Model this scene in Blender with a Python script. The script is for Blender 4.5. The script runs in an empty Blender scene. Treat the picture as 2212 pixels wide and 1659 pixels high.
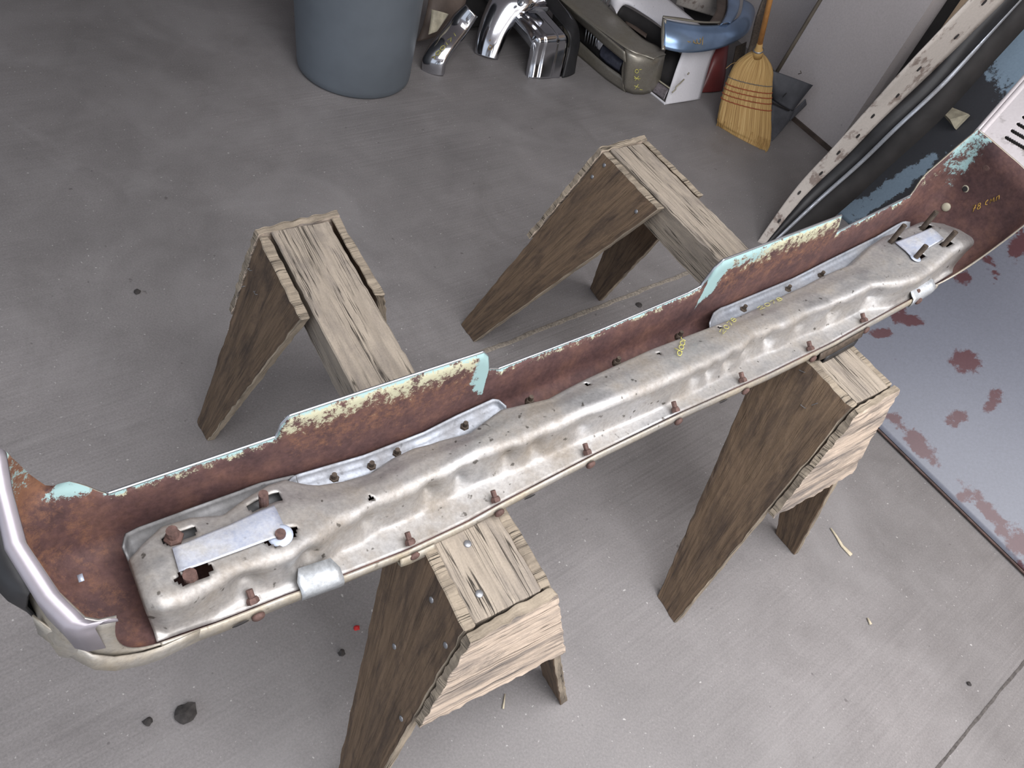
import bpy, bmesh, math, random
from mathutils import Vector, Matrix, noise
random.seed(7)
V = Vector
sc = bpy.context.scene
COL = sc.collection

# ------------------------------------------------------------------ camera
PITCH, ROLL, FPX, CAMH = 0.8623, 0.3557, 1554.7, 1.7269
FW = V((0, math.cos(PITCH), -math.sin(PITCH)))
_r0 = V((1, 0, 0)); _u0 = _r0.cross(FW)
RT = _r0*math.cos(ROLL) + _u0*math.sin(ROLL)
UP = -_r0*math.sin(ROLL) + _u0*math.cos(ROLL)
CAM = V((0, 0, CAMH))
cd = bpy.data.cameras.new('camera'); cd.sensor_width = 36; cd.lens = FPX/2212*36
cd.clip_start = .02; cd.clip_end = 60
cam = bpy.data.objects.new('camera', cd); COL.objects.link(cam)
m = Matrix((RT, UP, -FW)).transposed().to_4x4(); m.translation = CAM
cam.matrix_world = m
sc.camera = cam
def at(px, py, z):                      # a measured picture point on the horizontal plane at height z
    d = FW + RT*((px-1106)/FPX) - UP*((py-829.5)/FPX)
    return CAM + d*((z-CAMH)/d.z)
def F(px, py): return at(px, py, 0)

# ------------------------------------------------------------------ light
AL = V((.73, -.68, 0)).normalized()     # along the shop wall, towards the open door
DP = V((.68, .73, 0)).normalized()      # away from the camera, square to the wall
sc.view_settings.view_transform = 'Standard'; sc.view_settings.look = 'None'
sc.view_settings.gamma = 1; sc.view_settings.exposure = 0.1
w = bpy.data.worlds.new('sky'); sc.world = w; w.use_nodes = True
w.node_tree.nodes['Background'].inputs[0].default_value = (.80, .88, 1, 1)
w.node_tree.nodes['Background'].inputs[1].default_value = .88
def area(name, loc, target, sx, sy, power, color):
    l = bpy.data.lights.new(name, 'AREA'); l.shape = 'RECTANGLE'; l.size = sx; l.size_y = sy
    l.energy = power; l.color = color
    o = bpy.data.objects.new(name, l); COL.objects.link(o); o.location = loc
    o.rotation_euler = (V(target)-V(loc)).to_track_quat('-Z', 'Y').to_euler()
    return o
dc = AL*4.2 + DP*1.2
area('daylight_open_door', (dc.x, dc.y, 1.75), (dc.x-AL.x, dc.y-AL.y, 1.55), 4.2, 2.9, 95, (1, .965, .94))
kc = AL*.75 + DP*1.0
area('daylight_roof_light', (kc.x, kc.y, 2.86), (kc.x, kc.y, 0), 3.0, 2.4, 148, (.98, .98, 1))

# ------------------------------------------------------------------ materials
def mat(name):
    m = bpy.data.materials.new(name); m.use_nodes = True
    nt = m.node_tree; b = nt.nodes['Principled BSDF']
    return m, nt, b
def nd(nt, t, **k):
    n = nt.nodes.new(t)
    for a, v in k.items():
        if a in n.inputs.keys(): n.inputs[a].default_value = v
        else: setattr(n, a, v)
    return n
def ramp(nt, fac, stops, interp='LINEAR'):
    r = nt.nodes.new('ShaderNodeValToRGB'); r.color_ramp.interpolation = interp
    e = r.color_ramp.elements
    while len(e) < len(stops): e.new(.5)
    for i, (p, c) in enumerate(stops):
        e[i].position = p; e[i].color = (*c, 1) if len(c) == 3 else c
    if fac: nt.links.new(fac, r.inputs[0])
    return r
def mix(nt, a, b, fac, mode='MIX'):
    n = nt.nodes.new('ShaderNodeMix'); n.data_type = 'RGBA'; n.blend_type = mode
    for s, v in ((0, fac), (6, a), (7, b)):
        if hasattr(v, 'links') or hasattr(v, 'is_linked'): nt.links.new(v, n.inputs[s])
        elif isinstance(v, (int, float)): n.inputs[s].default_value = v
        else: n.inputs[s].default_value = (*v, 1)
    return n.outputs[2]
def G(v): return (v, v, v)
def coords(nt, kind='Object', scale=(1, 1, 1), loc=(0, 0, 0), rot=(0, 0, 0)):
    if kind == 'UV': s = nd(nt, 'ShaderNodeUVMap').outputs[0]
    elif kind == 'World': s = nd(nt, 'ShaderNodeNewGeometry').outputs[0]
    else: s = nd(nt, 'ShaderNodeTexCoord').outputs[kind]
    mp = nd(nt, 'ShaderNodeMapping'); mp.inputs[3].default_value = scale; mp.inputs[1].default_value = loc
    mp.inputs[2].default_value = rot
    nt.links.new(s, mp.inputs[0]); return mp.outputs[0]
def noi(nt, co, scale, detail=4, rough=.55, dist=0):
    n = nd(nt, 'ShaderNodeTexNoise'); n.inputs['Scale'].default_value = scale
    n.inputs['Detail'].default_value = detail; n.inputs['Roughness'].default_value = rough
    n.inputs['Distortion'].default_value = dist
    nt.links.new(co, n.inputs['Vector']); return n.outputs[0]
def bump(nt, b, h, strength=.3, dist=.002):
    n = nd(nt, 'ShaderNodeBump'); n.inputs['Strength'].default_value = strength
    n.inputs['Distance'].default_value = dist
    nt.links.new(h, n.inputs['Height']); nt.links.new(n.outputs[0], b.inputs['Normal'])
def simple(name, c, rough=.5, metal=0, var=.25, scale=20, bmp=0, kind='Object', spec=.5):
    m, nt, b = mat(name)
    co = coords(nt, kind); n = noi(nt, co, scale, 5, .6)
    lo = tuple(x*(1-var) for x in c); hi = tuple(min(1, x*(1+var)) for x in c)
    r = ramp(nt, n, [(.3, lo), (.7, hi)])
    nt.links.new(r.outputs[0], b.inputs['Base Color'])
    b.inputs['Roughness'].default_value = rough; b.inputs['Metallic'].default_value = metal
    b.inputs['Specular IOR Level'].default_value = spec
    if bmp: bump(nt, b, n, bmp)
    return m

def concrete():
    m, nt, b = mat('concrete')
    co = coords(nt, 'World')
    big = noi(nt, co, .9, 4, .55); mid = noi(nt, co, 5, 6, .65, .6); fine = noi(nt, co, 190, 4, .8)
    c = ramp(nt, big, [(.3, (.180, .170, .168)), (.7, (.265, .248, .246))]).outputs[0]
    c = mix(nt, c, ramp(nt, mid, [(.3, G(.42)), (.7, G(.60))]).outputs[0], .55, 'OVERLAY')
    c = mix(nt, c, ramp(nt, fine, [(.30, G(.33)), (.7, G(.67))]).outputs[0], .6, 'OVERLAY')
    # broom finish running across the wall direction
    ang = math.atan2(.78, .625)
    st = nd(nt, 'ShaderNodeMapping'); st.inputs[2].default_value = (0, 0, -ang)
    nt.links.new(nd(nt, 'ShaderNodeNewGeometry').outputs[0], st.inputs[0])
    st2 = nd(nt, 'ShaderNodeMapping'); st2.inputs[3].default_value = (1.2, 60, 1)
    nt.links.new(st.outputs[0], st2.inputs[0])
    s = noi(nt, st2.outputs[0], 2.2, 3, .6)
    msk = ramp(nt, noi(nt, coords(nt, 'World', loc=(2.4, .3, 0)), .8, 3, .5), [(.40, G(.05)), (.62, G(.7))]).outputs[0]
    c = mix(nt, c, mix(nt, G(.5), ramp(nt, s, [(.3, G(.34)), (.7, G(.66))]).outputs[0], msk), .6, 'OVERLAY')
    pale = noi(nt, coords(nt, 'World', loc=(1.3, 5, 0)), 1.7, 5, .6, 1.0)
    c = mix(nt, c, (.38, .365, .365), ramp(nt, pale, [(.5, G(0)), (.75, G(.28))]).outputs[0])
    # dark spots, stains and pale specks
    sp = noi(nt, co, 34, 2, .5)
    c = mix(nt, c, (.09, .08, .08), ramp(nt, sp, [(.735, G(0)), (.77, G(.6))]).outputs[0])
    sp2 = noi(nt, coords(nt, 'World', loc=(7, 3, 0)), 90, 2, .5)
    c = mix(nt, c, (.62, .60, .58), ramp(nt, sp2, [(.70, G(0)), (.75, G(.6))]).outputs[0])
    stn = noi(nt, coords(nt, 'World', loc=(3, 1, 0)), 2.1, 5, .65, 1.2)
    c = mix(nt, c, (.14, .13, .125), ramp(nt, stn, [(.58, G(0)), (.75, G(.38))]).outputs[0])
    nt.links.new(c, b.inputs['Base Color'])
    rr = ramp(nt, mid, [(.3, G(.42)), (.7, G(.62))])
    nt.links.new(rr.outputs[0], b.inputs['Roughness'])
    b.inputs['Specular IOR Level'].default_value = .42
    bump(nt, b, s, .12, .001)
    return m

def wood(name, base, dark, crack=.5, stain=.5, kind='UV', ramps=None):
    m, nt, b = mat(name)
    co = coords(nt, kind, (3, 34, 1)); g = noi(nt, co, 2.2, 6, .65, .5)
    co2 = coords(nt, kind, (1.6, 70, 1)); cr = noi(nt, co2, 1.6, 3, .5, .3)
    blot = noi(nt, coords(nt, kind, (3, 14, 5)), 1.6, 6, .7, .4)
    fine = noi(nt, coords(nt, kind), 300, 2, .6)
    c = ramp(nt, g, [(.25, tuple(x*.62 for x in base)), (.5, base), (.78, tuple(min(1, x*1.25) for x in base))]).outputs[0]
    c = mix(nt, c, dark, ramp(nt, blot, [(.46, G(0)), (.68, G(stain))]).outputs[0])
    ab = nd(nt, 'ShaderNodeMath'); ab.operation = 'SUBTRACT'; nt.links.new(cr, ab.inputs[0]); ab.inputs[1].default_value = .5
    ab2 = nd(nt, 'ShaderNodeMath'); ab2.operation = 'ABSOLUTE'; nt.links.new(ab.outputs[0], ab2.inputs[0])
    brk = noi(nt, coords(nt, kind, (4, 22, 1)), 1.3, 2, .5)
    th = mix(nt, G(0), ramp(nt, ab2.outputs[0], [(.006, G(crack)), (.022, G(0))]).outputs[0], ramp(nt, brk, [(.44, G(0)), (.52, G(1))]).outputs[0])
    c = mix(nt, c, tuple(x*.12 for x in base), th)
    grm = noi(nt, coords(nt, kind, (1, 2.2, 1), (3, 1, 0)), 7, 6, .7, .5)
    c = mix(nt, c, dark, ramp(nt, grm, [(.52, G(0)), (.68, G(stain*.8))]).outputs[0])
    c = mix(nt, c, ramp(nt, fine, [(.3, G(.4)), (.7, G(.6))]).outputs[0], .4, 'OVERLAY')
    nt.links.new(c, b.inputs['Base Color']); b.inputs['Roughness'].default_value = .8
    b.inputs['Specular IOR Level'].default_value = .2
    bump(nt, b, mix(nt, g, mix(nt, G(.6), G(0), th), .5), .7, .003)
    return m

def rust_inner():
    m, nt, b = mat('rusty_inside')
    co = coords(nt, 'Object')
    n1 = noi(nt, co, 14, 6, .65); n2 = noi(nt, co, 110, 4, .7); n3 = noi(nt, co, 50, 8, .85)
    c = ramp(nt, n1, [(.28, (.048, .027, .029)), (.5, (.088, .046, .043)), (.74, (.150, .076, .058))]).outputs[0]
    c = mix(nt, c, ramp(nt, n2, [(.3, G(.33)), (.7, G(.66))]).outputs[0], .7, 'OVERLAY')
    at_ = nd(nt, 'ShaderNodeAttribute'); at_.attribute_name = 'paint'
    sep = nd(nt, 'ShaderNodeSeparateColor'); nt.links.new(at_.outputs[0], sep.inputs[0])
    def thr(sock, lo, hi):
        a = nd(nt, 'ShaderNodeMath'); a.operation = 'ADD'; nt.links.new(sock, a.inputs[0])
        s = nd(nt, 'ShaderNodeMath'); s.operation = 'SUBTRACT'; nt.links.new(n3, s.inputs[0]); s.inputs[1].default_value = .5
        q_ = nd(nt, 'ShaderNodeMath'); q_.operation = 'MULTIPLY'; nt.links.new(s.outputs[0], q_.inputs[0]); q_.inputs[1].default_value = 2.4; s = q_
        nt.links.new(s.outputs[0], a.inputs[1])
        return ramp(nt, a.outputs[0], [(lo, G(0)), (hi, G(1))]).outputs[0]
    c = mix(nt, c, (.205, .10, .06), thr(sep.outputs[2], .45, .95))      # orange rust
    c = mix(nt, c, (.42, .41, .29), thr(sep.outputs[0], .46, .60))      # cream flaking plate
    c = mix(nt, c, (.27, .40, .40), thr(sep.outputs[1], .5, .58))      # remaining pale teal paint
    nt.links.new(c, b.inputs['Base Color']); b.inputs['Roughness'].default_value = .72
    b.inputs['Specular IOR Level'].default_value = .3
    bump(nt, b, n2, .3, .001)
    return m

def dirty_metal(name, base, dirt, metal=.55, rough=.42, scale=7, amount=.6, spots=.5):
    m, nt, b = mat(name)
    co = coords(nt, 'Object')
    n1 = noi(nt, co, scale, 6, .65); n2 = noi(nt, co, 160, 3, .7); n3 = noi(nt, co, 70, 2, .5)
    f = ramp(nt, n1, [(.36, G(0)), (.66, G(amount))]).outputs[0]
    c = mix(nt, base, dirt, f)
    c = mix(nt, c, ramp(nt, n2, [(.3, G(.38)), (.7, G(.62))]).outputs[0], .6, 'OVERLAY')
    c = mix(nt, c, tuple(x*.25 for x in dirt), ramp(nt, n3, [(.68, G(0)), (.74, G(spots))]).outputs[0])
    nt.links.new(c, b.inputs['Base Color'])
    mm = ramp(nt, n1, [(.36, G(metal)), (.66, G(metal*.55))]); nt.links.new(mm.outputs[0], b.inputs['Metallic'])
    rr = ramp(nt, n1, [(.36, G(rough)), (.66, G(min(1, rough+.3)))]); nt.links.new(rr.outputs[0], b.inputs['Roughness'])
    bump(nt, b, n2, .15, .0008)
    return m

def patchy(name, base, patch, lo=.56, hi=.6, scale=5, rough=.45, metal=0, attr=None, speck=(.3, .28, .28)):
    m, nt, b = mat(name)
    co = coords(nt, 'Object')
    n1 = noi(nt, co, scale, 6, .65); n2 = noi(nt, co, 120, 3, .7); n3 = noi(nt, co, 40, 2)
    c = mix(nt, base, tuple(x*1.12 for x in base), noi(nt, co, 3))
    if attr:
        a = nd(nt, 'ShaderNodeAttribute'); a.attribute_name = attr
        s = nd(nt, 'ShaderNodeMath'); s.operation = 'ADD'; nt.links.new(a.outputs[2], s.inputs[0])
        t = nd(nt, 'ShaderNodeMath'); t.operation = 'MULTIPLY_ADD'
        nt.links.new(noi(nt, co, 28, 5, .7), t.inputs[0]); t.inputs[1].default_value = 1.5; t.inputs[2].default_value = -.75
        nt.links.new(t.outputs[0], s.inputs[1]); f = s.outputs[0]
    else: f = n1
    c = mix(nt, c, patch, ramp(nt, f, [(lo, G(0)), (hi, G(1))]).outputs[0])
    c = mix(nt, c, ramp(nt, n2, [(.3, G(.42)), (.7, G(.58))]).outputs[0], .5, 'OVERLAY')
    c = mix(nt, c, speck, ramp(nt, n3, [(.72, G(0)), (.76, G(.6))]).outputs[0])
    nt.links.new(c, b.inputs['Base Color']); b.inputs['Roughness'].default_value = rough
    b.inputs['Metallic'].default_value = metal
    return m

M = {}
M['concrete'] = concrete()
M['beam'] = wood('weathered_beam_wood', (.325, .278, .225), (.19, .165, .145), 1.0, .75)
M['leg'] = wood('brown_leg_board', (.160, .110, .073), (.058, .043, .036), .4, .9)
M['edge'] = wood('end_grain_wood', (.31, .26, .20), (.12, .10, .08), 1.0, .8)
M['gusset'] = wood('torn_plywood', (.56, .455, .365), (.125, .115, .112), .9, 1.0)
M['ply'] = wood('tan_plywood', (.36, .27, .19), (.24, .18, .13), .1, .3, 'Object')
M['rust'] = rust_inner()
M['chrome'] = simple('chrome', (.60, .61, .65), .12, 1, .06, 6)
M['chromedull'] = simple('dull_chrome', (.55, .57, .61), .28, .9, .12, 9)
M['bluechrome'] = simple('blue_tinted_chrome', (.28, .40, .60), .27, .75, .25, 5)
M['greybumper'] = dirty_metal('tarnished_bumper_metal', (.33, .31, .27), (.17, .15, .11), .7, .30, 5, .7, .3)
M['bar'] = dirty_metal('grimy_brace_metal', (.47, .465, .465), (.27, .235, .195), .80, .40, 9, .9, .8)
M['strip'] = dirty_metal('zinc_strip_metal', (.31, .335, .38), (.20, .19, .185), .7, .38, 12, .7, .4)
M['outer'] = dirty_metal('dusty_chrome_outside', (.40, .385, .36), (.33, .27, .18), .6, .34, 8, .9, .5)
M['greymetal'] = dirty_metal('dull_grey_sheet', (.15, .15, .155), (.09, .085, .08), .5, .45, 9, .7, .4)
M['clean'] = simple('clean_bluish_metal', (.50, .56, .68), .38, .35, .10, 25)
M['plate'] = dirty_metal('clean_plate_metal', (.52, .57, .70), (.44, .43, .42), .5, .40, 22, .9, .25)
M['tab'] = dirty_metal('galvanised_tab_metal', (.52, .55, .58), (.30, .31, .32), .8, .35, 60, .7, .2)
M['boltrust'] = simple('rusty_bolt', (.115, .066, .056), .75, .2, .4, 120, .4)
M['boltdark'] = simple('dark_greasy_bolt', (.085, .065, .05), .6, .4, .4, 100, .3)
M['lip'] = simple('grey_rolled_lip', (.33, .305, .34), .38, .4, .12, 18)
M['black'] = simple('black_rubber', (.018, .018, .020), .5, 0, .3, 20)
M['darkvoid'] = simple('black_and_void_shade', (.02, .018, .018), .8, 0, .4, 10)  # flat black painting the shade in voids and gaps, also for black parts
M['can'] = simple('blue_grey_plastic', (.112, .130, .150), .50, 0, .12, 3.5)
M['white'] = patchy('white_body_paint', (.62, .61, .64), (.20, .17, .15), .70, .72, 9, .38)
M['wall'] = patchy('white_painted_wall', (.47, .435, .435), (.30, .25, .24), .64, .74, 6, .75)
M['skirting'] = simple('dark_skirting', (.075, .055, .045), .8, 0, .4, 20)
M['paneledge'] = patchy('chalky_white_paint', (.40, .365, .335), (.20, .16, .14), .54, .62, 14, .7)
M['hood'] = patchy('blue_grey_primer', (.140, .148, .180), (.085, .036, .042), .50, .68, 5, .38, .0, 'patch', (.10, .09, .12))
M['fender'] = patchy('dark_primer_fender', (.030, .031, .036), (.19, .26, .33), .5, .62, 5, .45, .0, 'patch', (.01, .01, .01))
M['grille'] = patchy('pale_lilac_metal', (.60, .56, .57), (.30, .27, .26), .60, .70, 11, .42, .2)
M['red'] = simple('dark_red_paint', (.13, .022, .022), .4, 0, .3, 8)
M['straw'] = None
M['handle'] = wood('varnished_broom_handle', (.62, .30, .10), (.42, .20, .07), .1, .3, 'Object')
M['stitch'] = simple('red_brown_twine', (.30, .075, .03), .8, 0, .2, 40)
M['darktwine'] = simple('grey_twine', (.16, .14, .12), .8, 0, .2, 40)
M['dustpan'] = simple('dark_grey_dustpan_metal', (.075, .078, .090), .6, .2, .3, 14, .2)
M['pole'] = simple('brown_grey_pole', (.13, .11, .085), .5, .3, .25, 14)
M['tan'] = simple('dusty_tan_metal', (.36, .33, .25), .6, .1, .3, 30)
M['brown'] = simple('dull_brown_plastic', (.10, .075, .062), .6, 0, .35, 9)
M['yellow'] = simple('yellow_crayon', (.52, .49, .13), .8, 0, .1, 50)
M['orange'] = simple('orange_crayon', (.42, .25, .05), .8, 0, .1, 50)
M['nail'] = simple('galvanised_nail', (.26, .265, .28), .4, .7, .15, 50)
M['sand'] = simple('sandy_joint_filler', (.25, .22, .185), .95, 0, .45, 130, .6)
M['joint'] = simple('dark_joint', (.10, .09, .085), .95, 0, .4, 80)
M['debris'] = simple('dark_grit', (.045, .04, .038), .9, 0, .4, 80)
M['chip'] = simple('pale_wood_chip', (.56, .49, .36), .8, 0, .2, 60)
M['redbit'] = simple('red_scrap', (.5, .02, .02), .6, 0, .2, 60)
def straw():
    m, nt, b = mat('broom_straw')
    co = coords(nt, 'UV', (160, 3, 1)); g = noi(nt, co, 1.5, 4, .6)
    c = ramp(nt, g, [(.3, (.24, .130, .040)), (.5, (.46, .285, .10)), (.7, (.66, .46, .20))]).outputs[0]
    nt.links.new(c, b.inputs['Base Color']); b.inputs['Roughness'].default_value = .7
    bump(nt, b, g, .9, .004); return m
M['straw'] = straw()

# ------------------------------------------------------------------ object helpers
def link(name, me, mt, parent=None, smooth=False, label=None):
    o = bpy.data.objects.new(name, me); COL.objects.link(o)
    for x in (mt if isinstance(mt, (list, tuple)) else [mt]): me.materials.append(x)
    if smooth:
        for p in me.polygons: p.use_smooth = True
    if parent: o.parent = parent; o.matrix_parent_inverse = Matrix.Translation(-parent.location)
    if label: o['label'] = label
    return o
def thing(name, loc, label, cat, group=None):
    o = bpy.data.objects.new(name, None); COL.objects.link(o); o.location = loc
    o.empty_display_size = .1
    return tag(o, label, cat, group)
def tag(o, label, cat, group=None):
    o['label'] = label; o['category'] = cat
    if group: o['group'] = group
    return o
def struct(o): o['kind'] = 'structure'; return o
def obj(name, verts, faces, mt, parent=None, uvs=None, smooth=False, label=None):
    me = bpy.data.meshes.new(name); me.from_pydata([tuple(v) for v in verts], [], faces); me.update()
    if uvs:
        l = me.uv_layers.new(name='UVMap')
        for lp in me.loops: l.data[lp.index].uv = uvs[lp.vertex_index]
    return link(name, me, mt, parent, smooth, label)
def from_bm(name, bm, mt, parent=None, smooth=False, label=None):
    bmesh.ops.recalc_face_normals(bm, faces=bm.faces)
    me = bpy.data.meshes.new(name); bm.to_mesh(me); bm.free()
    return link(name, me, mt, parent, smooth, label)
def bevel(o, w_=.003, seg=2):
    b = o.modifiers.new('bevel', 'BEVEL'); b.width = w_; b.segments = seg; b.limit_method = 'ANGLE'; return o
def solid(o, th, offset=0, rim=None, mo=0):
    s = o.modifiers.new('thickness', 'SOLIDIFY'); s.thickness = th; s.offset = offset
    if mo: s.material_offset = mo
    if rim is not None: s.material_offset_rim = rim
    return o
def grid(name, P, mt, parent=None, th=None, offset=0, smooth=True, uvs=None, keep=None, attrs=None, label=None, mo=0, rim=None):
    """P[i][j] points -> quad sheet with optional thickness"""
    I, J = len(P), len(P[0]); vs = [P[i][j] for i in range(I) for j in range(J)]
    fs = []
    for i in range(I-1):
        for j in range(J-1):
            if keep and not keep(i, j): continue
            fs.append((i*J+j, (i+1)*J+j, (i+1)*J+j+1, i*J+j+1))
    uv = [uvs(i, j) for i in range(I) for j in range(J)] if uvs else None
    o = obj(name, vs, fs, mt, parent, uv, smooth, label)
    if attrs:
        for an, fn in attrs.items():
            a = o.data.color_attributes.new(an, 'FLOAT_COLOR', 'POINT')
            for i in range(I):
                for j in range(J): a.data[i*J+j].color = (*fn(i, j), 1)
    if keep:
        bm = bmesh.new(); bm.from_mesh(o.data)
        bmesh.ops.delete(bm, geom=[v for v in bm.verts if not v.link_faces], context='VERTS')
        bm.to_mesh(o.data); bm.free()
    if th: solid(o, th, offset, rim, mo)
    return o
def tube_bm(bm, pts, r, seg=10, caps=True):
    pts = [V(p) for p in pts]; rings = []
    rs = r if isinstance(r, (list, tuple)) else [r]*len(pts)
    prev = None
    for i, p in enumerate(pts):
        d = (pts[min(i+1, len(pts)-1)]-pts[max(i-1, 0)]).normalized()
        if prev is None:
            a = d.cross(V((0, 0, 1)));
            if a.length < .1: a = d.cross(V((1, 0, 0)))
        else: a = prev - d*prev.dot(d)
        a.normalize(); b = d.cross(a); prev = a
        rings.append([bm.verts.new(p+(a*math.cos(2*math.pi*k/seg)+b*math.sin(2*math.pi*k/seg))*rs[i]) for k in range(seg)])
    for i in range(len(rings)-1):
        for k in range(seg):
            bm.faces.new((rings[i][k], rings[i][(k+1) % seg], rings[i+1][(k+1) % seg], rings[i+1][k]))
    if caps: bm.faces.new(rings[0][::-1]); bm.faces.new(rings[-1])
def tube(name, pts, r, mt, parent=None, seg=10, smooth=True, label=None):
    bm = bmesh.new(); tube_bm(bm, pts, r, seg); return from_bm(name, bm, mt, parent, smooth, label)
def slab(name, C8, mt, parent=None, nu=14, nv=6, nw=2, jit=0, bv=.003, label=None, mats=None):
    """board from 8 corners C8[a][b][c]: a = along its length, b = across its face, c = through its thickness"""
    def P(u, v, w_):
        r = V((0, 0, 0))
        for a in (0, 1):
            for b in (0, 1):
                for c in (0, 1):
                    r += V(C8[a][b][c])*((u if a else 1-u)*(v if b else 1-v)*(w_ if c else 1-w_))
        return r
    L = (V(C8[1][0][0])-V(C8[0][0][0])).length; Wd = (V(C8[0][1][0])-V(C8[0][0][0])).length; T = (V(C8[0][0][1])-V(C8[0][0][0])).length
    bm = bmesh.new(); uvl = bm.loops.layers.uv.new('UVMap'); vm = {}
    off = random.random()*10
    def vert(i, j, k):
        key = (i, j, k)
        if key not in vm:
            p = P(i/nu, j/nv, k/nw)
            if jit:
                e = (i in (0, nu)) + (j in (0, nv)) + (k in (0, nw))
                s = jit*(1.0 if e >= 2 else .25)
                q = p*52
                p = p + V((noise.noise(q), noise.noise(q+V((5, 5, 5))), noise.noise(q+V((9, 1, 3)))))*s
                if i in (0, nu) and abs(P(i/nu, j/nv, k/nw).z) < .002: p.z = P(i/nu, j/nv, k/nw).z
            vm[key] = bm.verts.new(p)
        return vm[key]
    def face(keys, uv, mi=0):
        f = bm.faces.new([vert(*k) for k in keys]); f.material_index = mi
        for lp, q in zip(f.loops, uv): lp[uvl].uv = (q[0]+off, q[1]+off)
    for k, flip in ((0, 1), (nw, 0)):
        for i in range(nu):
            for j in range(nv):
                ks = [(i, j, k), (i+1, j, k), (i+1, j+1, k), (i, j+1, k)]
                uv = [(a*L/nu, b*Wd/nv) for a, b, _ in ks]
                if flip: ks.reverse(); uv.reverse()
                face(ks, uv)
    for j, flip in ((0, 0), (nv, 1)):
        for i in range(nu):
            for k in range(nw):
                ks = [(i, j, k), (i+1, j, k), (i+1, j, k+1), (i, j, k+1)]
                uv = [(a*L/nu, c*T/nw+3) for a, _, c in ks]
                if flip: ks.reverse(); uv.reverse()
                face(ks, uv, 1 if mats else 0)
    for i, flip in ((0, 1), (nu, 0)):
        for j in range(nv):
            for k in range(nw):
                ks = [(i, j, k), (i, j+1, k), (i, j+1, k+1), (i, j, k+1)]
                uv = [(c*T/nw+5, b*Wd/nv) for _, b, c in ks]
                if flip: ks.reverse(); uv.reverse()
                face(ks, uv, 1 if mats else 0)
    o = from_bm(name, bm, mats or mt, parent, False, label)
    if bv: bevel(o, bv, 1)
    return o
def box8(o, ax, ay, az):
    o, ax, ay, az = V(o), V(ax), V(ay), V(az)
    return [[[o+ax*a+ay*b+az*c for c in (0, 1)] for b in (0, 1)] for a in (0, 1)]
def lerp(a, b, t): return a+(b-a)*t
def interp(x, pts):
    if x <= pts[0][0]: return pts[0][1]
    for (a, u), (b, v) in zip(pts, pts[1:]):
        if x <= b: return u+(v-u)*(x-a)/(b-a) if b > a else v
    return pts[-1][1]
def sstep(x): x = max(0, min(1, x)); return x*x*(3-2*x)
def fr(a, b, n): return [a+(b-a)*i/(n-1) for i in range(n)]

# ------------------------------------------------------------------ the setting
def RM(s, d, z): p = AL*s+DP*d; return V((p.x, p.y, z))
def quadbox(name, s0, s1, d0, d1, z0, z1, mt):
    o = slab(name, box8(RM(s0, d0, z0), AL*(s1-s0), DP*(d1-d0), V((0, 0, z1-z0))), mt, None, 1, 1, 1, 0, 0)
    return struct(o)
quadbox('floor', -6, 7, -3.2, 9.2, -.12, 0, M['concrete'])
WD = F(1790, 325).dot(DP)                        # distance of the white wall
s_r = F(1790, 332).dot(AL); s_seam = None
S0 = F(1690, 240).dot(AL)
quadbox('wall_back', S0-.14, s_r, WD, WD+.12, 0, 2.9, M['wall'])
quadbox('wall_back_left', -6, S0-.14, WD+.30, WD+.42, 0, 2.9, M['wall'])
quadbox('wall_back_right', s_r+.08, 7, WD+.06, WD+.18, 0, 2.9, M['ply'])
quadbox('shadow_gap_strip', s_r, s_r+.08, WD+.12, WD+.16, 0, 2.9, M['darkvoid'])  # black strip painting the shadow in the gap at the wall's edge
quadbox('baseboard_back', S0-.14, s_r+.1, WD-.012, WD-.0005, .0, .022, M['skirting'])
quadbox('ceiling', -6, 7, -3.2, 9.2, 2.9, 3.0, M['wall'])
quadbox('wall_left', -6.1, -6, -3.2, 9.2, 0, 2.9, M['brown'])
# floor joints
def joint(name, a, b, wd, mt, h=.003, amp=.004, n=90):
    d = (b-a).normalized(); nn = V((-d.y, d.x, 0)); P = []
    for i in range(n):
        p = lerp(a, b, i/(n-1)); row = []
        for j, (o_, z) in enumerate(((-1, 0), (-.5, h), (.1, h*.5), (.5, h), (1, 0))):
            q = p+nn*(wd*o_*(1+.5*noise.noise(p*30+V((j, 0, 0))))+amp*noise.noise(p*9))
            row.append(V((q.x, q.y, max(.0004, z*(1+.6*noise.noise(p*60+V((j*3, 1, 0))))))))
        P.append(row)
    return struct(grid(name, P, mt, None))
j1, j2 = F(1070, 750), F(1530, 572)
dj = (j2-j1).normalized()
joint('trim_2', j1-dj*.15, j1+dj*1.25, .009, M['sand'], .003, .004)
j3, j4 = F(2025, 1659), F(2212, 1430)
dk = (j4-j3).normalized()
joint('trim_3', j3-dk*.6, j3+dk*.7, .004, M['joint'], .0015, .002)

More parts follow.
